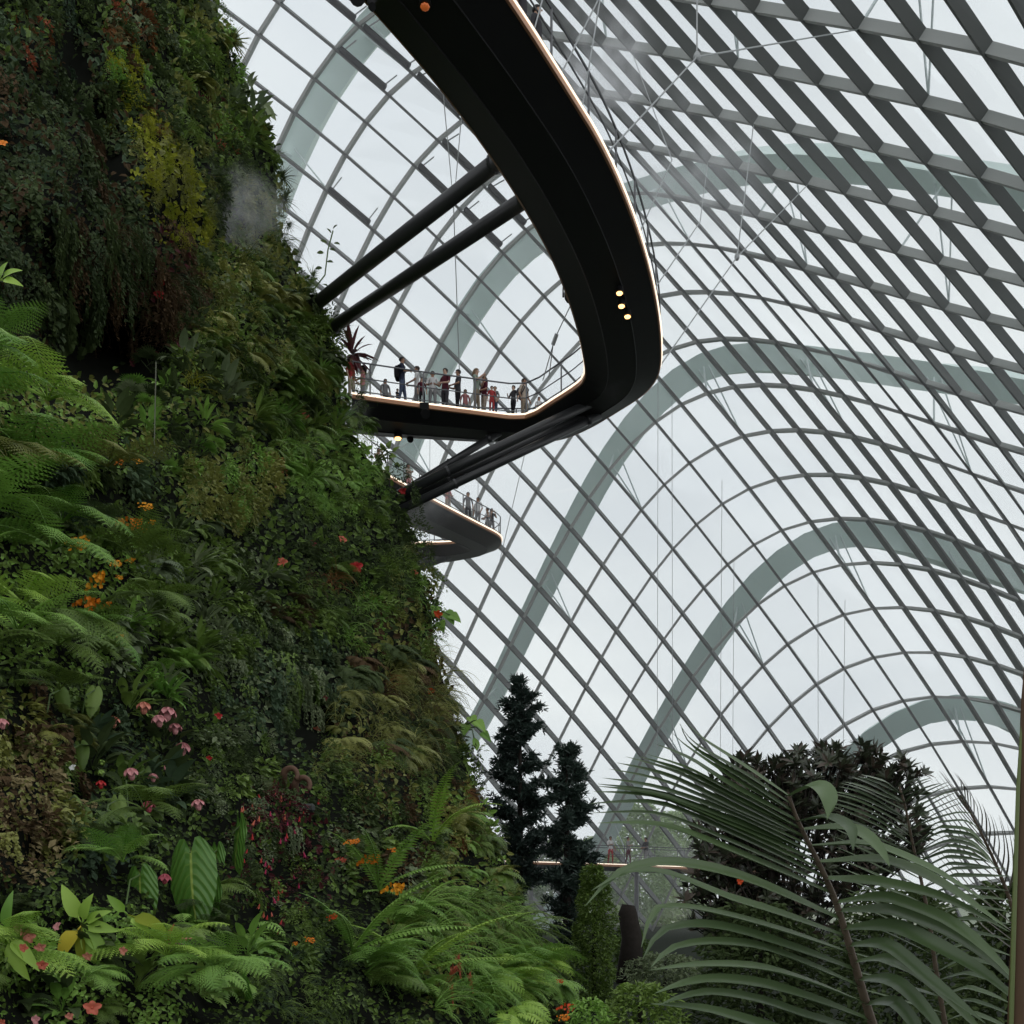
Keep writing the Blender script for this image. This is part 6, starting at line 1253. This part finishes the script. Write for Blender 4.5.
for px, f, fc, tp, lg, lab, h in ((376, .3, .5, 'beige', 'grey', 'pale visitor at the left end of the smaller loop', 1.), (411, .3, 1., 'beige', 'pink', 'visitor in beige on the smaller loop left of the bracing tubes', 1.), (429, .35, -.6, 'white', 'grey', 'visitor in white on the smaller loop just above the bracing tubes', 1.),
      (446, .3, .8, 'pink', 'beige', 'visitor in pale pink just under the bracing tubes', 1.), (466, .25, .3, 'grey', 'charcoal', 'leftmost visitor of the group at the tip of the smaller loop', 1.05), (478, .25, -.5, 'white', 'grey', 'visitor in white of the group at the tip of the smaller loop', 1.05), (488, .2, 1., 'grey', 'grey', 'child in grey of the group at the tip of the smaller loop', .72),
      (491, .3, -1., 'white', 'black', 'visitor in white and black of the group at the tip', 1.), (496, .2, .4, 'charcoal', 'grey', 'dark-clothed visitor at the rail of the rounded tip', .98)):
    person(on_deck(Aa, Bb, px, f), fc, rnd.randrange(4), tp, lg, lab, rnd.randrange(3), rnd.random() < .5, h, rnd.randrange(3))
for px, fc, tp, lg, lab in ((610, .4, 'white', 'red', 'visitor in a white top on the low footbridge'), (632, 1., 'grey', 'maroon', 'left one of the pair on the low footbridge'), (643, -1., 'charcoal', 'grey', 'right one of the pair on the low footbridge')):
    person(on_deck(LA, LB, px, .4), fc, rnd.randrange(4), tp, lg, lab, 0, False, 1., 1)
for px, py in ((554, 66), (569, 82)):
    p = at_z(px, py+40, H); q = A[np.argmin(np.linalg.norm(B-at_z(px, py, H), axis=1))]*.25+B[np.argmin(np.linalg.norm(B-at_z(px, py, H), axis=1))]*.75
    person(q, 1.2, 0, 'charcoal', 'black', 'dark figure at the outer rail near the top of the walkway, %s' % ('farther from the bend' if px < 560 else 'nearer the bend'), 0)

# ------------------------------------------------------------------ drifting mist from the misting nozzles
def mist(px, py, Y, rx, ry, rd, dens, label, scale=1.6, rot=0.):
    s = Y/F; mb = MB(); ball(mb, (0, 0, 0), (rx*s, rd, ry*s), 0, 20, 14)
    m = bpy.data.materials.new('mist'); m.use_nodes = True; n = m.node_tree.nodes; l = m.node_tree.links; n.remove(n['Principled BSDF'])
    v = n.new('ShaderNodeVolumePrincipled'); v.inputs['Color'].default_value = (.97, .98, 1, 1); v.inputs['Anisotropy'].default_value = .3
    tc = n.new('ShaderNodeTexCoord'); mp = n.new('ShaderNodeMapping'); mp.inputs['Scale'].default_value = (1/(rx*s), 1/rd, 1/(ry*s)); l.new(tc.outputs['Object'], mp.inputs['Vector'])
    ln = n.new('ShaderNodeVectorMath'); ln.operation = 'LENGTH'; l.new(mp.outputs[0], ln.inputs[0])
    fo = n.new('ShaderNodeMapRange'); fo.interpolation_type = 'SMOOTHSTEP'; fo.inputs['From Min'].default_value = 1.; fo.inputs['From Max'].default_value = .0; l.new(ln.outputs['Value'], fo.inputs['Value'])
    nz = n.new('ShaderNodeTexNoise'); nz.inputs['Scale'].default_value = scale/(max(rx, ry)*s)*1.5; nz.inputs['Detail'].default_value = 3; l.new(tc.outputs['Object'], nz.inputs['Vector'])
    nr_ = n.new('ShaderNodeMapRange'); nr_.inputs['From Min'].default_value = .46; nr_.inputs['From Max'].default_value = .74; l.new(nz.outputs['Fac'], nr_.inputs['Value'])
    mu = n.new('ShaderNodeMath'); mu.operation = 'MULTIPLY'; l.new(fo.outputs[0], mu.inputs[0]); l.new(nr_.outputs[0], mu.inputs[1])
    m2 = n.new('ShaderNodeMath'); m2.operation = 'MULTIPLY'; m2.inputs[1].default_value = dens; l.new(mu.outputs[0], m2.inputs[0]); l.new(m2.outputs[0], v.inputs['Density'])
    l.new(v.outputs[0], n['Material Output'].inputs['Volume'])
    o = mb.obj('mist', m, loc=at(px, py, Y)); o.rotation_euler = (0, rot, 0); tag(o, label, 'mist', None, 'stuff'); return o
mist(238, 212, depth(238, 212)-1.6, 62, 48, 1.6, 1.3, 'puff of white mist drifting over the upper wall')
mist(600, 70, 24, 70, 64, 2.0, 1.6, 'mist drifting beside the lit walkway edge at the top', rot=.5)
mist(690, 180, 34, 110, 90, 3., .55, 'wide thin mist veil under the glass shell right of the walkway', rot=.6)
mist(352, 412, 33.2, 26, 24, .8, .5, 'small mist puff where the walkway meets the wall')
mist(430, 508, 46, 46, 30, 2., .3, 'faint mist around the smaller loop')
mist(665, 858, 60, 50, 18, 1.6, .5, 'mist along the low footbridge')
mist(620, 380, 33, 40, 36, 1., .12, 'thin mist under the walkway bend')

# thin even haze hanging in the far half of the dome
mb = MB(); box(mb, (8, 71, 32), (100, 58, 62)); m = bpy.data.materials.new('thin_haze'); m.use_nodes = True; n = m.node_tree.nodes; n.remove(n['Principled BSDF'])
v = n.new('ShaderNodeVolumeScatter'); v.inputs['Color'].default_value = (.98, .99, 1, 1); v.inputs['Density'].default_value = .003; v.inputs['Anisotropy'].default_value = .2
m.node_tree.links.new(v.outputs[0], n['Material Output'].inputs['Volume'])
tag(mb.obj('haze', m), 'thin pale haze filling the far half of the dome', 'haze', None, 'stuff')
